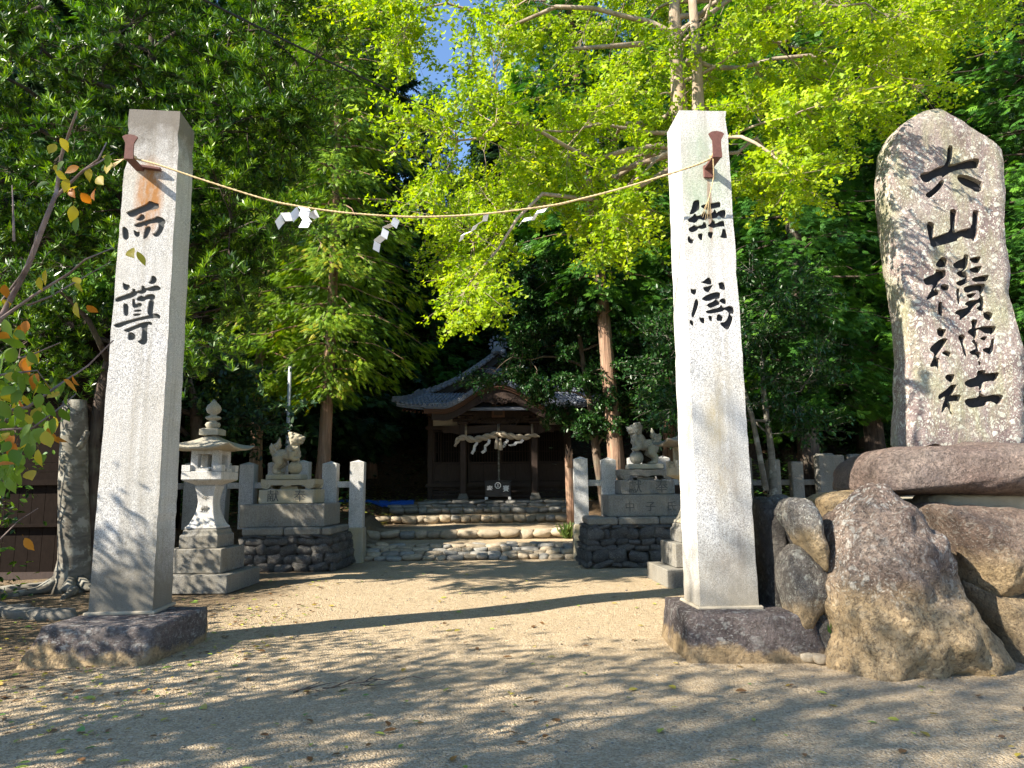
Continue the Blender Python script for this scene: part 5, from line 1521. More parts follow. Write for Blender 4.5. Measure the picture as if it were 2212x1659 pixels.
# gable
GY = YE + 1.30
def gz(x): 
    a = min(1, abs(x) / 2.75)
    return 4.86 - 1.42 * (1 - (1 - a) ** 1.55) - .0 * a
GX = [-2.75 + 5.5 * i / 48 for i in range(49)]
mb = MB(); mb.prism([(x, gz(x) - .2) for x in GX[::-1]] + [(-2.6, 3.35), (2.6, 3.35)], yl(GY + .25), yl(GY + .3)); S(mb, 'gable_wall', 'wood')
mb = MB(); mb.strip([(x, gz(x) - .06) for x in GX], [(x, gz(x) - .33) for x in GX], yl(GY + .06), yl(GY + .12)); S(mb, 'gable_bargeboard', 'black')
mb = MB(); mb.strip([(x, gz(x) + .03) for x in GX], [(x, gz(x) - .06) for x in GX], yl(GY - .04), yl(YW + 3.9)); S(mb, 'main_roof', 'tile_d')
V1 = MB(); V2 = MB(); V3 = MB(); lastp = None
for i in range(900):
    x = -2.75 + 5.5 * i / 899; p = Vector((x, 0, gz(x)))
    if abs(x) < .18: continue
    if lastp is None or (p - lastp).length > .19:
        lastp = p; s_ = -1 if x < 0 else 1
        V1.tube([Vector((x, yl(GY) - .10, p.z - .03)), Vector((x - s_ * .02, yl(GY) + .5, p.z + .05))], .06, 8)
        V2.box((x, yl(GY + .38), p.z + .10), (.20, .22, .05), ry=-s_ * -.55)
        V2.box((x, yl(GY + .38), p.z + .17), (.20, .16, .04), ry=-s_ * -.55)
S(V1, 'verge_tiles', 'tile'); S(V2, 'descending_ridge', 'tile')
for sd_ in (-1, 1):      # hip ridges to the corners
    mb = MB(); a = Vector((sd_ * 2.5, yl(YE + 1.2), 3.46)); b = Vector((sd_ * 3.18, yl(YE - .02), 3.10))
    for k in range(8):
        p = a.lerp(b, k / 7); p.z -= .06 * math.sin(math.pi * k / 7)
        mb.box(p, (.17, .2, .14 - .005 * k), rz=sd_ * .5); mb.box(p + Vector((0, 0, .09)), (.12, .21, .05), rz=sd_ * .5)
    S(mb, 'hip_ridge', 'tile')
mb = MB(); mb.box((0, yl(YW + 1.7), 4.98), (.30, 4.4, .26)); mb.box((0, yl(YW + 1.7), 5.13), (.36, 4.45, .06)); S(mb, 'roof_ridge', 'tile')
# ridge end ornament
mb = MB()
for k in range(11):
    a = math.pi * (k / 10 * 1.5 - .25); r_ = .26
    q = [Vector((math.cos(a) * r_ + math.cos(a + j) * .05 * (1 - j / 8), yl(GY - .16), 5.05 + math.sin(a) * r_ + math.sin(a + j) * .05 * (1 - j / 8))) for j in range(6)]
    mb.tube(q, [.04, .036, .03, .025, .02, .015], 6)
mb.box((0, yl(GY - .08), 5.0), (.34, .12, .36), bev=.03)
for s_ in (-1, 1): mb.lathe([(.085, -.03), (.085, .03)], 14, (s_ * .16, 0, 0))
for q in range(len(mb.v) - 56, len(mb.v)):
    a, b, c_ = mb.v[q]; mb.v[q] = (a, yl(GY - .17) - c_, b + 4.83)
S(mb, 'ridge_end_tile', 'tile')
carving('gable_pendant', 0, 4.15, .8, .36, yl(GY + .02), 30, 'tile_d', 5)
carving('gable_carving', -.1, 3.62, 1.1, .2, yl(GY + .1), 30, 'wood', 6)
# stone footing under the hall
mb = MB(); mb.box((0, yl(23.6), -.06), (4.9, 1.1, .14), bev=.03); S(mb, 'stone_footing', 'granite_dark')

# ------------------------------------------------------------------ things in front of the hall
def twist(mb, pts, rad, n=2, turns=2.0, k=8, strand=.62):
    P = [Vector(p) for p in pts]; d = 0; fine_ = []
    for i in range(len(P) - 1):
        for j in range(10): fine_.append((P[i].lerp(P[i + 1], j / 10), (i + j / 10) / (len(P) - 1)))
    fine_.append((P[-1], 1.0))
    for s_ in range(n):
        q = []; rr = []; d = 0
        for i, (p, t) in enumerate(fine_):
            if i: d += (p - fine_[i - 1][0]).length
            r = rad(t) if callable(rad) else rad
            tg = (fine_[min(i + 1, len(fine_) - 1)][0] - fine_[max(i - 1, 0)][0]).normalized()
            a = tg.orthogonal().normalized() if abs(tg.z) > .9 else tg.cross(Vector((0, 0, 1))).normalized(); b = tg.cross(a)
            an = d * turns * 2 * math.pi + s_ * 2 * math.pi / n
            q.append(p + (a * math.cos(an) + b * math.sin(an)) * r * .55); rr.append(r * strand)
        mb.tube(q, rr, k)
RY = YP - .16
SR = empty('thick_straw_rope', (SX, RY, H0 + 1.95), 0, 'thick twisted straw rope with tassels and white streamers across the shrine porch', 'rope')
mb = MB(); ends = [(-1.38, 0, -.28), (-1.26, 0, -.02), (-1.05, 0, 0), (-.8, 0, -.09), (-.5, 0, -.02), (0, 0, .10), (.5, 0, -.0), (.85, 0, -.02), (1.1, 0, .05), (1.3, 0, .0)]
twist(mb, ends, lambda t: .035 + .065 * math.sin(math.pi * min(1, max(0, t * 1.05))) ** .5, 2, 1.9)
mb.build('cord', M_['rope'], SR)
for x in (-1.03, 0, 1.06):
    mb = MB(); mb.tube([(x - .02, .05, .42), (x - .02, -.06, .02)], .012, 5); mb.tube([(x + .02, .05, .42), (x + .02, -.06, .02)], .012, 5)
    if x == 0:
        for s_ in (-1, 1): mb.tube([(0, -.1, .12), (s_ * .1, -.12, .0), (s_ * .2, -.12, .04), (s_ * .12, -.12, .09), (0, -.1, .12)], .014, 5)
    mb.build('hanging_cord', M_['rope'], SR)
for x in (-.06, .06):
    mb = MB(); mb.lathe([(.03, .0), (.045, -.05), (.04, -.09), (.06, -.13), (.075, -.34), (.06, -.36)], 10, (x, -.12, -.02 if x < 0 else -.06)); mb.build('tassel', M_['rope'], SR)
for x, d in ((-.72, (-.35, 0, -.9)), (-.33, (-.45, 0, -.85)), (.24, (-.5, 0, -.8)), (.74, (-.85, 0, -.35))):
    shide((x, -.05, -.06), (d, (.8, .1, -.5)), SR, .09, 4, .13 if x != .24 else .08)
mb = MB(); twist(mb, [(0, 0, 0), (0, 0, -.8), (0, 0, -1.55)], .032, 3, 3.5, 6)
br = mb.build('bell_rope', M_['bark_g'], loc=(SX, RY - .02, H0 + 1.9)); tag(br, 'grey twisted bell rope hanging above the offering box', 'bell rope')
OB = empty('offering_box', (SX - .03, YP - .15, H0), 0, 'black offering box with white characters and an octagonal crest', 'offering box')
mb = MB(); mb.box((0, 0, .33), (.80, .42, .48), bev=.01); mb.box((0, 0, .58), (.84, .46, .03)); mb.build('box', M_['black'], OB)
for x in (-.36, .36): 
    mb = MB(); mb.box((x, -.05, .045), (.09, .34, .09), bev=.01); mb.build('foot', M_['white'], OB)
for ch, x in (('奉', -.25), ('賽', .25)): link('character', text_mesh(ch, .20, .004, M_['white'], .004), OB, (x, -.216, .33), (math.pi / 2, 0, 0))
mb = MB(); n = 8
for r0, r1 in ((.075, .105),):
    for i in range(n):
        a0, a1 = (i + .5) * math.pi / 4, (i + 1.5) * math.pi / 4
        mb.prism([(math.cos(a0) * r0, math.sin(a0) * r0), (math.cos(a0) * r1, math.sin(a0) * r1), (math.cos(a1) * r1, math.sin(a1) * r1), (math.cos(a1) * r0, math.sin(a1) * r0)], -.008, 0)
for z, w_ in ((.032, .055), (0, .05), (-.032, .07)): mb.box((0, -.005, z), (w_, .008, .016))
mb.build('crest', M_['white'], OB, loc=(0, -.213, .44))

# ------------------------------------------------------------------ tarpaulin, pole, small things
mb = MB(); g = []
for j in range(8):
    for i in range(22):
        x = -5.4 + 2.35 * i / 21; y = 21.7 + .7 * j / 7
        g.append((x, y, height(x, y) +   .04 + .07 * math.sin(math.pi * j / 7) * (.6 + .5 * mnoise.noise(Vector((x * 2, y * 2, 1)))) + .03 * mnoise.noise(Vector((x * 6, y * 6, 3)))))
mb.add(g, [(j * 22 + i, j * 22 + i + 1, (j + 1) * 22 + i + 1, (j + 1) * 22 + i) for j in range(7) for i in range(21)])
tp_ = mb.build('tarpaulin', M_['tarp']); md = tp_.modifiers.new('thickness', 'SOLIDIFY'); md.thickness = .01
tag(tp_, 'crumpled blue tarpaulin on the ground left of the shrine', 'tarpaulin')
pb = at(619, 1010, 16.6); 
fp = empty('flagpole', (pb.x, 16.6, .8), 0, 'slim pale metal pole rising behind the left stone lion', 'pole')
mb = MB(); mb.tube([(0, 0, 0), (0, 0, 3.6)], [.05, .04], 12); mb.build('pole', M_['steel'], fp)
mb = MB(); mb.lathe([(.09, 0), (.09, .05), (.06, .08)], 12); mb.build('foot', M_['steel'], fp)
a, b = at(560, 20, 6.2), at(1330, 400, 11.0)
mb = MB(); mb.tube(wobble(a + (a - b) * .6, b, 24, sag=-.02, wob=0), .011, 5)
tag(mb.build('overhead_cable', M_['cable']), 'thin black cable running down through the trees towards the shrine', 'cable')

# shed at the left edge
SHY = 12.9
shx = at(208, 1100, SHY).x
shed = empty('timber_shed', (shx, SHY, 0), 0, 'dark timber shed behind the cut trunk at the left edge', 'shed')
mb = MB()
for k in range(16):
    mb = MB(); mb.box((-2.6, 0, 1.78 + k * .17), (5.2, .03, .165), rx=.06); mb.build('wall_board', M_['shedwood'], shed)
for k in range(22):
    mb = MB(); mb.box((-.12 - k * .235, .03, .88), (.228, .025, 1.6)); mb.build('door_board', M_['shedwood'], shed)
for z, h in ((.05, .12), (1.68, .10), (.92, .05)):
    mb = MB(); mb.box((-2.6, -.04, z), (5.2, .08, h)); mb.build('rail', M_['wood'] if z < .1 else M_['shedwood'], shed)
mb = MB(); mb.box((.02, .1, 2.2), (.12, .12, 4.4)); mb.build('corner_post', M_['shedwood'], shed)
mb = MB(); mb.box((-.0, 1.6, 2.2), (.04, 3.2, 4.4)); mb.build('side_wall', M_['shedwood'], shed)
mb = MB(); mb.box((-2.4, 1.3, 4.82), (5.8, 4.2, .1), rx=.3); mb.build('roof', M_['shedwood'], shed)
mb = MB()
for k in range(26): mb.tube([(-5.2 + k * .225, -.8, 4.23), (-5.2 + k * .225, 3.2, 5.49)], .05, 6)
mb.build('roof_tiles', M_['shedwood'], shed)
for k, (u, v, w_, d) in enumerate(((20, 1322, .42, .3), (62, 1328, .5, .25), (115, 1330, .5, .22), (-40, 1318, .5, .3))):
    p = G(u, v, .03); o = stone(None, [rock_mesh('kerb', 60 + k, M_['granite_dark'], 3, .5, .15)], (p.x, p.y, .03), (w_, d, .16), rz=.1)
    o.name = 'kerb_stone'; tag(o, ['flat grey kerb stone nearest the left edge of the picture', 'wide flat grey kerb stone in the middle of the row at the left', 'flat grey kerb stone closest to the left plinth', 'grey kerb stone cut off by the left edge'][k], 'kerb stone', 'kerb stones by the cut trunk')
LS = ['pale loose stone at the left end of the heap by the right plinth', 'tan loose stone, largest in the heap by the right plinth', 'pale loose stone at the front middle of the heap by the right plinth', 'tan loose stone right of the middle of the heap by the right plinth', 'small pale loose stone tucked against the right plinth', 'small tan loose stone at the back of the heap by the right plinth', 'smallest loose stone, at the right end of the heap by the right plinth']
for k, (u, v, s_) in enumerate(((1722, 1398, .12), (1742, 1402, .13), (1757, 1398, .10), (1770, 1405, .12), (1735, 1390, .10), (1752, 1388, .11), (1785, 1402, .09))):
    p = G(u, v + 20, .03); o = stone(None, [rock_mesh('pebble', 80 + k, M_['cobble'] if k % 2 else M_['granite'], 2, .55, .2)], (p.x, p.y, .04), (s_, s_ * .8, s_ * .7))
    o.name = 'loose_stone'; tag(o, LS[k], 'stone', 'loose stones heaped by the right plinth')
# bit of broken twig on the path
mb = MB(); p = G(775, 1478, 0.02)
for k in range(16):
    a = random.uniform(-.5, .9); L = random.uniform(.08, .28); o_ = Vector((random.uniform(-.5, .4), random.uniform(-.12, .12), .012)); o_.y += o_.x * .35
    mb.tube(wobble(o_, o_ + Vector((math.cos(a) * L, math.sin(a) * L, random.uniform(0, .05))), 4, wob=.2), [.006, .005, .003, .002], 4)
tw = mb.build('fallen_twigs', M_['bark'], loc=p); tag(tw, 'small heap of dry dark twigs lying on the gravel path', 'twigs', kind='stuff')

# ------------------------------------------------------------------ trees
random.seed(21)
def tree_at(u, v, Y): return at(u, v, Y)
# broad podocarpus at the left, its trunk half hidden by the left pillar
b0 = Vector((at(196, 1250, 11.6).x, 11.6, 0.0))
trunk = [b0, at(205, 1000, 11.6), at(225, 850, 11.5), at(285, 640, 11.2), at(320, 430, 10.9), at(330, 200, 10.6), at(330, 20, 10.4)]
poly = [(-120, -60), (640, -60), (705, 60), (700, 200), (660, 330), (600, 500), (560, 640), (480, 780), (390, 800), (300, 560), (150, 560), (-60, 700), (-150, 300)]
gaps = [[(110, 60), (190, 60), (190, 170), (110, 170)]]
T = spots_in(poly, 8.8, 11.2, 165, gaps) + spots_in([(-70, 620), (235, 620), (235, 850), (130, 820), (60, 870), (-70, 890)], 11.0, 12.0, 26)
lim = [(at(290, 760, 11.4), at(520, 430, 10.8))]
broad_tree('podocarpus_tree', 'big evergreen tree behind the left pillar with upright tufts of narrow shiny leaves', 'tree', trunk, .19, T, k_rosette, M_['l_podo'], M_['bark_d'],
           r=.62, ntw=16, per=4, leaf=.13, flat=.8, limb_r=.045, tw_r=.006, extra_trunks=[([at(200, 980, 11.6), at(330, 800, 11.3), at(430, 600, 11.0), at(560, 480, 10.6)], [.11, .09, .07, .03])])
# dark inner mass of the same wood, further back
random.seed(22)
b1 = Vector((at(420, 1100, 15.5).x, 15.5, .7))
T = spots_in([(-160, 800), (560, 800), (600, 930), (430, 980), (380, 900), (-100, 950)], 15.0, 16.8, 30)
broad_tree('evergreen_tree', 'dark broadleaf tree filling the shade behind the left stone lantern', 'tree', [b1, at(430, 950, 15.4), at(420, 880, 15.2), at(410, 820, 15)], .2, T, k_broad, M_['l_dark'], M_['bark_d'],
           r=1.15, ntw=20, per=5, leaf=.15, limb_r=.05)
# cut trunk beside the shed
c0 = Vector((at(158, 1250, 11.3).x, 11.3, 0))
ct = empty('pruned_tree', c0, 0, 'grey tree trunk sawn off above head height before the timber shed, roots spreading', 'tree')
mb = MB(); top = at(160, 866, 11.3) - c0
mb.tube([Vector((0, 0, -.05)), Vector((0, 0, .15)), Vector((.01, 0, .5)), top * .55, top * .85, top], [.36, .27, .235, .205, .19, .17], 18, wob=.18)
mb.tube([top * .72 + Vector((.05, -.05, 0)), top * .76 + Vector((.22, -.12, .05)), top * .79 + Vector((.30, -.15, .12))], [.07, .05, .035], 8, wob=.2)
mb.build('trunk', M_['bark_g'], ct)
for k, (a, L) in enumerate(((-2.9, 1.5), (-2.3, 1.0), (-1.2, .9), (-.5, 1.0), (-2.6, 2.0), (.3, .8))):
    mb = MB(); d = Vector((math.cos(a), math.sin(a), 0))
    q = [d * .18 + Vector((0, 0, .16)), d * .38 + Vector((0, 0, .07)), d * (L * .6) + Vector((.1 * math.sin(k), .1, .05)), d * L + Vector((0, .12, .0)), d * (L + .25) + Vector((0, .1, -.06))]
    mb.tube(q, [.11, .08, .055, .045, .02], 8, wob=.2); mb.build('root', M_['bark_g'], ct)
# leafy sprouts low on the dark trunk
# ginkgo behind the right pillar
random.seed(23)
g0 = Vector((at(1560, 1200, 9.2).x, 9.2, 0))
trunk = [g0, at(1545, 800, 9.0), at(1510, 450, 8.9), at(1472, 280, 8.8), at(1462, 150, 8.7), at(1455, 0, 8.6), at(1450, -140, 8.6)]
T = spots_in([(835, 300), (880, 200), (960, 170), (1030, 90), (1040, -60), (1480, -60), (1470, 330), (1400, 500), (1260, 560), (1170, 440), (1090, 500), (1050, 640), (1000, 700), (940, 620), (950, 480), (860, 380)], 7.6, 12.0, 105)
T += spots_in([(1450, -60), (2260, -60), (2200, 30), (2080, 60), (1990, 200), (1900, 320), (1800, 260), (1760, 380), (1640, 440), (1600, 240), (1450, 230)], 7.2, 11.5, 95)
T += spots_in([(900, -300), (2100, -300), (2200, -40), (950, -40)], 7.4, 11.5, 60)
T += spots_in([(650, -40), (940, -40), (930, 50), (860, 150), (790, 110)], 8.0, 10.0, 13)
T += spots_in([(1010, 560), (1060, 560), (1040, 680), (1000, 700)], 9.0, 10.0, 4)
T += spots_in([(1640, 400), (1760, 350), (1750, 450), (1680, 470)], 9.0, 11.0, 5)
def _keep(p):
    u, v = proj(p); return not (1390 < u < 1560 and v < 270 and p.y < 9.7 and random.random() < .75)
T = [p for p in T if _keep(p)]
broad_tree('ginkgo_tree', 'tall ginkgo rising behind the right pillar with yellow green fan leaves', 'tree', trunk, .17, T, k_ginkgo, M_['l_gink'], M_['bark_k'],
           r=.58, ntw=16, per=5, leaf=.074, flat=.75, down=.3, limb_r=.03, tw_r=.004, attach=(.45, .95),
           extra_trunks=[([at(1520, 520, 8.9), at(1500, 330, 8.7), at(1508, 235, 8.6), at(1506, 130, 8.5), at(1495, 0, 8.4)], [.10, .085, .075, .065, .05]),
                         ([at(1390, 95, 8.4), at(1240, 105, 8.4)], [.035, .02])])
# evergreen shrub-like tree in front of the hall
random.seed(24)
e0 = Vector((at(1312, 1060, 18.6).x, 18.6, height(at(1312, 1060, 18.6).x, 18.6)))
T = spots_in([(1060, 560), (1180, 520), (1260, 640), (1330, 620), (1420, 760), (1400, 900), (1270, 950), (1200, 900), (1140, 860), (1110, 820), (1110, 740), (1080, 640)], 17.4, 19.6, 105)
T += [at(1030, 818, 18.4), at(1060, 822, 18.4), at(1075, 690, 18.6)]
broad_tree('evergreen_tree', 'dense glossy dark evergreen tree in front of the right half of the shrine', 'tree', [e0, at(1290, 1000, 18.6), at(1280, 900, 18.6), at(1255, 760, 18.7), at(1240, 600, 18.8)], .13, T, k_broad, M_['l_cam'], M_['bark'],
           r=.52, ntw=22, per=7, leaf=.10, flat=.6, limb_r=.035)
random.seed(25)
e1 = Vector((at(1672, 1070, 14.5).x, 14.5, .3))
T = spots_in([(1430, 640), (1480, 620), (1640, 560), (1700, 560), (1800, 700), (1860, 900), (1760, 930), (1640, 900), (1450, 930), (1400, 880)], 13.4, 16.0, 55)
broad_tree('evergreen_tree', 'dark small leaved tree with thin leaning stems between right pillar and monument', 'tree', [e1, at(1665, 960, 14.5), at(1650, 860, 14.6), at(1640, 700, 14.8)], .09, T, k_broad, M_['l_cam'], M_['bark_g'],
           r=.75, ntw=18, per=6, leaf=.10, limb_r=.03, extra_trunks=[([at(1655, 1060, 14.4), at(1640, 980, 14.4), at(1625, 900, 14.4), at(1600, 820, 14.5)], [.06, .055, .05, .04])])

# conifers
CA = conifer_meshes(31, 20, .17, 3.3, 2.6, 150, 260, .27, T_SUGI, M_['l_sugi'], M_['bark_c'], droop=.45)
CB = conifer_meshes(32, 21, .21, 5.6, 2.8, 110, 190, .27, T_FROND, M_['l_hin'], M_['bark_c'], droop=.4, lean=-.06, stubs=6)
CC = conifer_meshes(33, 22, .26, 2.6, 3.4, 130, 210, .28, T_FROND, M_['l_hin'], M_['bark_d'], droop=.35)
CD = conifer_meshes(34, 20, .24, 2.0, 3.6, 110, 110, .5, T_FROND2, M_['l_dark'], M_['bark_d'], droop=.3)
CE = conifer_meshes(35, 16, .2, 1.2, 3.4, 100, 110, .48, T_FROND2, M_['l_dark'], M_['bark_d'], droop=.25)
def con(ms, u, Y, label, rz=0.0, s=1.0, cat='cedar tree', name='cedar_tree', group=None, hs=None):
    x = at(u, 1000, Y).x
    return place_conifer(name, ms, (x, Y, height(x, Y) - .1), label, cat, group, rz, (s, s, hs or s))
con(CA, 700, 17.6, 'sunlit cedar with pale trunk and yellowing drooping sprays behind the left fence', .3, 1.0, hs=1.0)
con(CA, 560, 19.6, 'cedar with green and orange sprays further left behind the stone lion', 2.1, 1.0)
con(CA, 800, 27.5, 'slim yellow green cedar between the left cedar and the sky gap', 4.0, .8, hs=.9)
con(CC, 400, 21.0, 'green cypress standing behind the podocarpus', 1.0, .95)
con(CB, 1330, 17.7, 'tall bare cedar with reddish lit trunk right of the shrine', .0, 1.0)
con(CC, 1740, 16.2, 'cypress with thick dark trunk standing in the shaded right fence', .7, .95)
con(CC, 1600, 20.5, 'cypress behind the right gate pillar with bright lower sprays', 2.9, 1.0)
con(CC, 1900, 19.0, 'green cypress left of the carved monument', 3.9, 1.0)
con(CC, 2110, 17.6, 'green cypress behind the carved monument', 5.1, 1.0)
con(CC, 2330, 16.0, 'cypress at the right edge beyond the monument', .2, 1.0)
con(CB, 1450, 22.5, 'narrow cypress seen under the ginkgo, right of the reddish trunk', 2.0, 1.0)
con(CA, 1150, 30.5, 'yellowing cedar rising behind the shrine roof to the right', 1.5, .95, hs=.85)
con(CC, 930, 28.0, 'dark cypress below the patch of blue sky', 1.9, .75, hs=.74)
con(CD, 760, 26.0, 'dark cypress beyond the left cedars, leftmost of the trees beside the hall', 1.1, .9)
con(CD, 640, 23.5, 'shaded cypress beyond the flagpole', 2.2, .95)
# far wood on the slope: many dark trees
far = []
random.seed(41)
for row, (Y, n, x0, x1) in enumerate(((29.5, 11, -19, 19), (33.5, 12, -23, 24), (39, 13, -29, 30), (46, 12, -34, 36), (25.0, 8, -21, -7.5), (22.0, 6, -19, -9), (24.0, 6, 7, 17), (19.5, 3, -15, -10))):
    for i in range(n):
        x = x0 + (x1 - x0) * (i + random.uniform(.2, .8)) / n; y = Y + random.uniform(-1.2, 1.2)
        far.append((x, y, row))
for i, (x, y, row) in enumerate(far):
    q = x / y; u = CX + q * F_PX
    ms = (CD, CE, CC, CD)[i % 4]; s = random.uniform(.85, 1.1)
    hs = s
    if 850 < u < 1030:      # lower trees where the sky shows
        k = (.40 * y if 880 < u < 1000 else .46 * y); hs = min(s, max(.35, (k + 1.5 - height(x, y)) / (20 if ms is not CE else 16)))
    if 950 < u < 1250 and y < 36 and row < 2: ms = CE
    place_conifer('forest_tree', ms, (x, y, height(x, y) - .1), 'dark evergreen tree of the wood covering the slope behind the shrine', 'forest tree', 'trees of the wood on the slope', random.random() * 6.28, (s, s, hs))
# undergrowth on the slope and beside the steps
def scatter(name, label, n, region, leaf, tmpl, mat, up, kind='stuff', cat=None):
    P, D, N, S, C = [], [], [], [], []
    for _ in range(n):
        x, y = region(); z = height(x, y)
        a = random.random() * 6.28; k = random.random() ** 1.5 * up
        P.append((x, y, z + k + .01)); D.append((math.cos(a), math.sin(a), random.uniform(-.2, .5) if up > .05 else random.uniform(-.06, .12))); N.append((random.gauss(0, .22), random.gauss(0, .22), 1)); S.append(leaf * random.uniform(.5, 1.3)); C.append(random.random())
    me = leafmesh(name, np.array(P), np.array(D), np.array(N), np.array(S), tmpl, mat, np.array(C))
    return tag(link(name, me), label, cat, kind=kind)
def reg_back():
    while True:
        y = 23 + 34 * random.random() ** 1.3; x = random.uniform(-.75, .8) * y
        if not (-3.2 < x < 2.4 and y < 28.5) and not (y < 26 and -7 < x < -2.8): return x, y
def clumps(reg, n, m, r):
    """leaf positions gathered in bushes"""
    c = [reg() for _ in range(n)]
    def f():
        a = random.choice(c); return a[0] + random.gauss(0, r), a[1] + random.gauss(0, r)
    return f
scatter('undergrowth', 'dark leafy undergrowth covering the slope under the wood', 26000, clumps(reg_back, 260, 0, .55), .20, T_OVAL, M_['l_dark'], 2.0)
def reg_rt():
    return random.uniform(5.0, 16), random.uniform(15.9, 22)
scatter('undergrowth', 'shrubs in the shade behind the right stone fence', 7000, clumps(reg_rt, 40, 0, .5), .14, T_OVAL, M_['l_cam'], 1.3)
def reg_lt():
    return random.uniform(-13, -4.6), random.uniform(16.2, 21)
scatter('undergrowth', 'low shrubs in the shade behind the left stone fence', 6000, clumps(reg_lt, 30, 0, .45), .13, T_OVAL, M_['l_cam'], .9)
# fallen leaves
def reg_path():
    while True:
        y = 3.2 + 12 * random.random() ** 1.2; x = random.uniform(-.75, .72) * y
        if random.random() < .45 + (.5 if x < -1.5 - .1 * y else 0): return x, y
scatter('fallen_leaves', 'fallen yellow, green and brown leaves scattered over the gravel', 800, reg_path, .075, T_OVAL, M_['l_litter'], .012)
def reg_l(): return random.uniform(-7.5, -2.4), random.uniform(4.5, 9.5)
scatter('fallen_leaves', 'brown leaf litter gathered under the tree at the left', 1500, reg_l, .05, T_OVAL, M_['l_litter'], .012)
def reg_b():
    while True:
        x, y = random.uniform(-9, 3), random.uniform(20, 27)
        if x < -3.5 or y > 23: return x, y
scatter('fallen_leaves', 'dry brown leaves on the earth beside the shrine', 5000, reg_b, .12, T_OVAL, M_['l_litter'], .04)
# gravel close to the viewer
P_ = []
gm = [rock_mesh('gravel', 90 + k, M_['cobble'] if k % 2 else M_['granite_dark'], 1, .7, .2) for k in range(2)]
mb = MB()
for k in range(1500):
    y = 3.0 + 8 * random.random() ** 1.7; x = random.uniform(-.75, .75) * y; r = random.uniform(.005, .011) * (1.6 if random.random() < .02 else 1)
    src = gm[0]; z = height(x, y); an = random.random() * 6.28; ca, sa = math.cos(an), math.sin(an)
    mb.add([(x + (v.co.x * ca - v.co.y * sa) * 2 * r, y + (v.co.x * sa + v.co.y * ca) * 2.2 * r, z + .3 * r + v.co.z * 1.3 * r) for v in src.vertices], [tuple(p.vertices) for p in src.polygons], 1 if k % 5 == 0 else 0, True)
tag(mb.build('loose_gravel', [M_['cobble'], M_['granite_dark']]), 'loose gravel grains lying on the path in the foreground', kind='stuff')
# grass tuft by the right end of the second step, sprigs by the plinth
def tuft(p, n, h, label, mat='grass'):
    P, D, N, S, C = [], [], [], [], []
    for k in range(n):
        a = random.random() * 6.28; P.append((random.gauss(0, h * .12), random.gauss(0, h * .12), 0)); D.append((math.cos(a) * .6, math.sin(a) * .6, 1)); N.append((math.cos(a), math.sin(a), -.3)); S.append(h * random.uniform(.6, 1.2)); C.append(random.random())
    me = leafmesh('grass_tuft', *map(np.array, (P, D, N, S)), T_BLADE, M_[mat], np.array(C))
    return tag(link('grass_tuft', me, loc=p), label, 'grass tuft')
tuft((1.3, 17.4, height(1.3, 17.4)), 60, .42, 'green grass tuft at the right end of the second step')
tuft((1.62, 15.0, 0), 25, .25, 'green sprout between the right end post and the rubble base')
p = G(1712, 1322, .25); tuft((p.x, 6.35, .2), 14, .14, 'bright green sprig between the right plinth and the oval stone')
# broken pale trunk between post and hall
p = at(1236, 1080, 18.8)
sn = empty('dead_trunk', (p.x, 18.8, height(p.x, 18.8)), 0, 'pale peeling dead trunk broken off beside the shrine corner', 'tree')
mb = MB(); q = [Vector((0, 0, -.1)), Vector((-.02, 0, .5)), Vector((-.04, 0, 1.1)), Vector((-.08, 0, 1.75))]
mb.tube(q, [.15, .13, .12, .09], 12, wob=.3)
for k in range(9): mb.tube([Vector((random.uniform(-.12, .02), -.08, 1.5)), Vector((random.uniform(-.16, .04), -.1, 1.75)), Vector((random.uniform(-.2, .06), -.1, random.uniform(1.85, 2.1)))], [.03, .02, .004], 5)
mb.build('trunk', M_['bark_c'], sn)

# ------------------------------------------------------------------ cherry at the left edge: stands outside the frame, boughs reach in
random.seed(51)
ch0 = Vector((-4.7, 2.5, 0))
ch = empty('cherry_tree', ch0, 0, 'cherry tree at the left edge with grey twigs and green, yellow and orange leaves', 'tree')
mb = MB()
mb.tube([Vector((0, 0, 0)), Vector((.05, .05, .8)), Vector((.0, .1, 1.5)), Vector((-.2, .5, 2.4)), Vector((-.6, 1.1, 3.2))], [.14, .11, .10, .08, .05], 10, wob=.2)
mb.build('trunk', M_['bark_ch'], ch)
DC = 3.25
def U(pts, Y=DC): return [at(u, v, Y + .12 * math.sin(i * 1.7 + pts[0][0])) for i, (u, v) in enumerate(pts)]
br_ = [([(-260, 1000), (-120, 820), (0, 690), (60, 575), (100, 470), (122, 415), (132, 340), (150, 285), (166, 240)], .016),
       ([(100, 470), (120, 425), (180, 368), (212, 345), (230, 308)], .009), ([(180, 368), (215, 350), (245, 330)], .005),
       ([(0, 690), (70, 640), (150, 590), (185, 560), (245, 535)], .008), ([(-140, 800), (-40, 700), (0, 655), (70, 560), (78, 500)], .008),
       ([(-200, 1020), (-60, 900), (60, 880), (130, 830), (190, 790), (245, 735)], .010), ([(60, 660), (110, 640), (170, 605), (240, 565)], .006),
       ([(-150, 1000), (-30, 930), (70, 925), (130, 880), (165, 850)], .008), ([(-120, 860), (-20, 780), (60, 770), (130, 740)], .008), ([(-160, 900), (0, 810), (80, 800), (110, 840)], .007),
       ([(-120, 1190), (0, 1165), (40, 1125), (82, 1098)], .005), ([(30, 520), (28, 440), (26, 400)], .006)]
mb = MB(); polys = []
for pl, r in br_:
    q = U(pl); polys.append(q); mb.tube([p - ch0 for p in q], [r * (1 - .7 * i / (len(q) - 1)) for i in range(len(q))], 6, wob=.15)
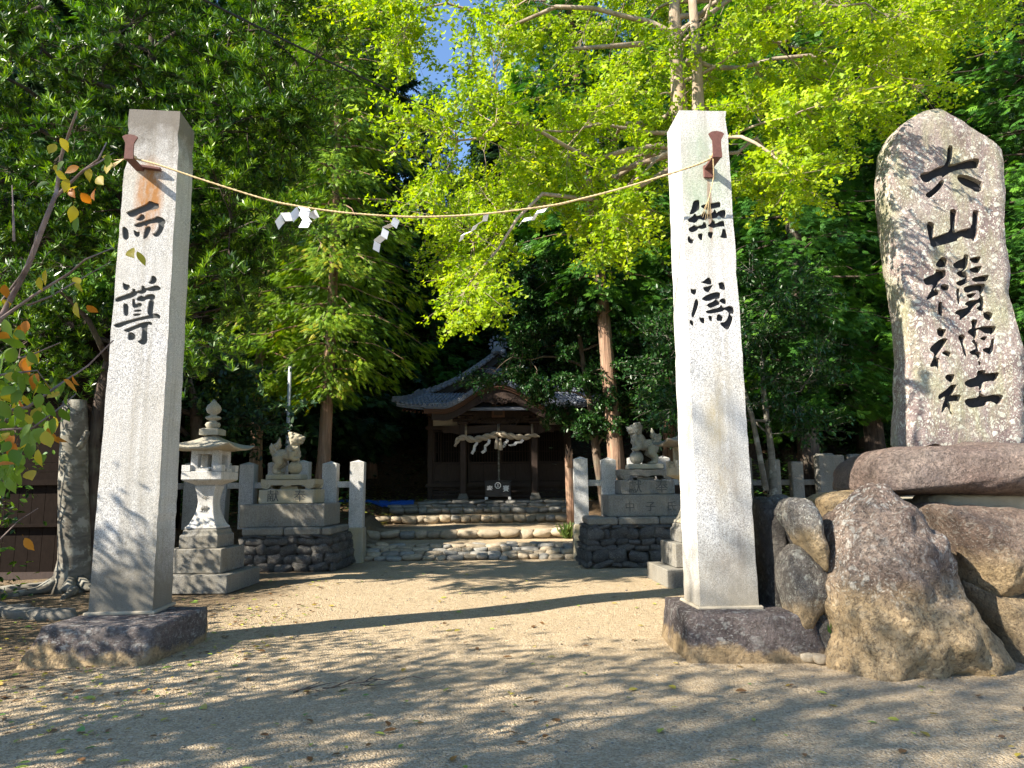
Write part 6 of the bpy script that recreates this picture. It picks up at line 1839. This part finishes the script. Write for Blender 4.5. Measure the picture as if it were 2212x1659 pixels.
mb.tube([Vector((0, .1, 1.5)), U([(-260, 1000)])[0] - ch0], [.06, .02], 6)
mb.tube([Vector((0, .1, 1.6)), U([(-200, 1020)])[0] - ch0, U([(-160, 900)])[0] - ch0, U([(-120, 860)])[0] - ch0], [.04, .015, .012, .008], 6)
mb.tube([Vector((.05, .05, .9)), U([(-120, 1190)])[0] - ch0], [.02, .006], 5)
mb.tube([U([(-140, 800)])[0] - ch0, U([(-200, 1020)])[0] - ch0, U([(-150, 1000)])[0] - ch0], [.008, .012, .008], 5)
mb.build('branches', M_['bark_ch'], ch)
def cherry_leaf(mk, seed):
    r = random.Random(seed); n = 7; v = []; f = []
    ou = [(0, 0), (.17, .12), (.30, .32), (.33, .52), (.25, .74), (.12, .90), (0, 1.08)]
    fold = r.uniform(.15, .4); curl = r.uniform(-.25, .3)
    for s_ in (-1, 0, 1):
        for x, y in ou: v.append((s_ * x * (1 + .04 * r.uniform(-1, 1)), y, abs(s_ * x) * fold - curl * y * y + (0.012 * r.uniform(-1, 1))))
    for k in range(n - 1):
        f += [(k, n + k, n + k + 1, k + 1), (n + k, 2 * n + k, 2 * n + k + 1, n + k + 1)]
    b = len(v); v += [(-.008, -.28, .02), (.008, -.28, .02)]; f.append((b, b + 1, n))
    me = bpy.data.meshes.new('leaf'); me.from_pydata(v, [], f); me.materials.append(M_[mk])
    a_ = me.attributes.new('rnd', 'FLOAT', 'POINT'); a_.data.foreach_set('value', [r.random()] * len(v))
    for p in me.polygons: p.use_smooth = True
    return me
LM = {'g': [cherry_leaf('l_ch_g', i) for i in range(4)], 'y': [cherry_leaf('l_ch_y', i + 7) for i in range(3)], 'o': [cherry_leaf('l_ch_o', i + 17) for i in range(3)]}
def put_leaf(p, k, s=.085):
    d = (Vector((0, 0, -.75)) + rv(.38)).normalized(); nrm = (Vector((-.2, -.8, .2)) + rv(.55)).normalized()
    X = d.cross(nrm).normalized(); Z = X.cross(d)
    mt = Matrix((( X.x, d.x, Z.x, 0), (X.y, d.y, Z.y, 0), (X.z, d.z, Z.z, 0), (0, 0, 0, 1))).to_3x3()
    o = link('leaf', random.choice(LM[k]), ch, p - ch0 + d * .03, mt.to_euler(), (s, s, s)); return o
marks = [(120, 285, 'y'), (125, 300, 'y'), (150, 340, 'g'), (118, 345, 'y'), (165, 405, 'o'), (178, 395, 'y'), (190, 380, 'g'), (205, 375, 'y'), (150, 400, 'o'), (185, 355, 'o'), (225, 330, 'y'), (243, 340, 'y'), (240, 320, 'g'), (170, 455, 'g'), (155, 375, 'y'), (160, 430, 'y'),
         (120, 390, 'g'), (105, 360, 'y'), (210, 400, 'o'), (196, 350, 'y'), (170, 600, 'y'), (165, 640, 'y'), (175, 650, 'o'), (155, 590, 'y'), (120, 600, 'g'), (100, 570, 'y'), (85, 585, 'y'), (280, 535, 'y'), (292, 530, 'y'), (10, 600, 'o'), (5, 680, 'g'), (30, 700, 'y'), (60, 680, 'o'), (45, 1150, 'o'), (2, 1150, 'g')]
for u, v, k in marks: put_leaf(at(u, v, DC + random.uniform(-.15, .15)), k, random.uniform(.05, .08))
reg = [([(-20, 600), (60, 690), (40, 740), (-20, 720)], 14), ([(-30, 730), (90, 740), (160, 800), (175, 870), (120, 900), (60, 960), (60, 1010), (-30, 1030)], 120), ([(60, 860), (125, 900), (130, 985), (70, 985)], 10), ([(-20, 1140), (10, 1150), (10, 1200), (-20, 1200)], 3)]
for poly, n in reg:
    for p in spots_in(poly, DC - .3, DC + .35, n): put_leaf(p, random.choice('ggggggyyo'), random.uniform(.06, .088))
# the rest of its crown, outside the frame on the left, shades the foot of the left pillar
P, D, N, S, C = [], [], [], [], []
for k in range(150):
    c = ell(1, 2.0, 1.5, .9)[0] + np.array([-2.3, 2.3, 3.0]); pth = wobble(Vector((-.3, .6, 2.4)), Vector(c), 5, .1, .1)
    for j in range(18):
        q = c + np.array(rv(.20)); P.append(q); D.append(tuple(rv(.5) + Vector((0, 0, -.7)))); N.append(tuple(rv())); S.append(random.uniform(.07, .11)); C.append(random.random())
me = leafmesh('crown', *map(np.array, (P, D, N, S)), T_OVAL, M_['l_ch_g'], np.array(C)); tag(link('crown', me, ch), kind='stuff')

# ------------------------------------------------------------------ trees behind the viewer that shade the foreground
random.seed(61)
def shade_tree(x, y, h, r, hb, n, label, leaf=.16, m=34):
    root = empty('roadside_tree', (x, y, 0), 0, label, 'tree')
    mb = MB(); mb.tube([(0, 0, 0), (.1, 0, h * .4), (0, .1, h * .8)], [.24, .18, .06], 10, wob=.15); mb.build('trunk', M_['bark'], root)
    P, D, N, S, C = [], [], [], [], []; lb = MB()
    E = ell(n, r, r, (h - hb) / 2) + np.array([0, 0, (h + hb) / 2])
    for e in E:
        lb.tube(wobble(Vector((0, 0, max(hb * .8, e[2] * .6))), Vector(e), 5, .05, .12), [.04, .03, .02, .012, .006], 4)
        for j in range(m):
            q = e + np.array(rv(.30)); P.append(q); D.append(tuple(rv())); N.append(tuple(rv(.5) + Vector((0, 0, 1)))); S.append(leaf * random.uniform(.6, 1.2)); C.append(random.random())
    lb.build('branches', M_['bark'], root)
    tag(link('crown', leafmesh('crown', *map(np.array, (P, D, N, S)), T_OVAL, M_['l_podo'], np.array(C)), root), kind='stuff')
shade_tree(-7.2, 2.2, 7.0, 1.8, 2.2, 70, 'small roadside tree just outside the left edge of the picture')
shade_tree(-7.5, -1.6, 10.5, 2.7, 2.4, 95, 'broadleaf roadside tree standing behind the viewer on the left, nearest the path')
shade_tree(-11.2, -2.0, 14.5, 2.2, 6.0, 85, 'taller roadside tree further left behind the viewer')
shade_tree(-4.0, -4.5, 8.5, 2.6, 2.6, 90, 'roadside tree directly behind the viewer')

random.seed(71)
hg = empty('hedge', (-7.7, 8.2, 0), 0, 'tall clipped hedge just outside the left edge that shades the ground and lantern base', 'hedge')
P, D, N, S, C = [], [], [], [], []; lb = MB()
for k in range(150):
    cpt = (random.uniform(-.7, .7), random.uniform(-2.3, 2.4), random.uniform(.2, 3.2) - .25 * random.random())
    lb.tube(wobble(Vector((cpt[0] * .3, cpt[1], 0)), Vector(cpt), 4, .02, .1), [.03, .02, .012, .005], 4)
    for j in range(46):
        q = np.array(cpt) + np.array(rv(.20)); P.append(q); D.append(tuple(rv())); N.append(tuple(rv(.6) + Vector((0, 0, 1)))); S.append(random.uniform(.07, .13)); C.append(random.random())
lb.build('branches', M_['bark'], hg)
tag(link('foliage', leafmesh('foliage', *map(np.array, (P, D, N, S)), T_OVAL, M_['l_podo'], np.array(C)), hg), kind='stuff')
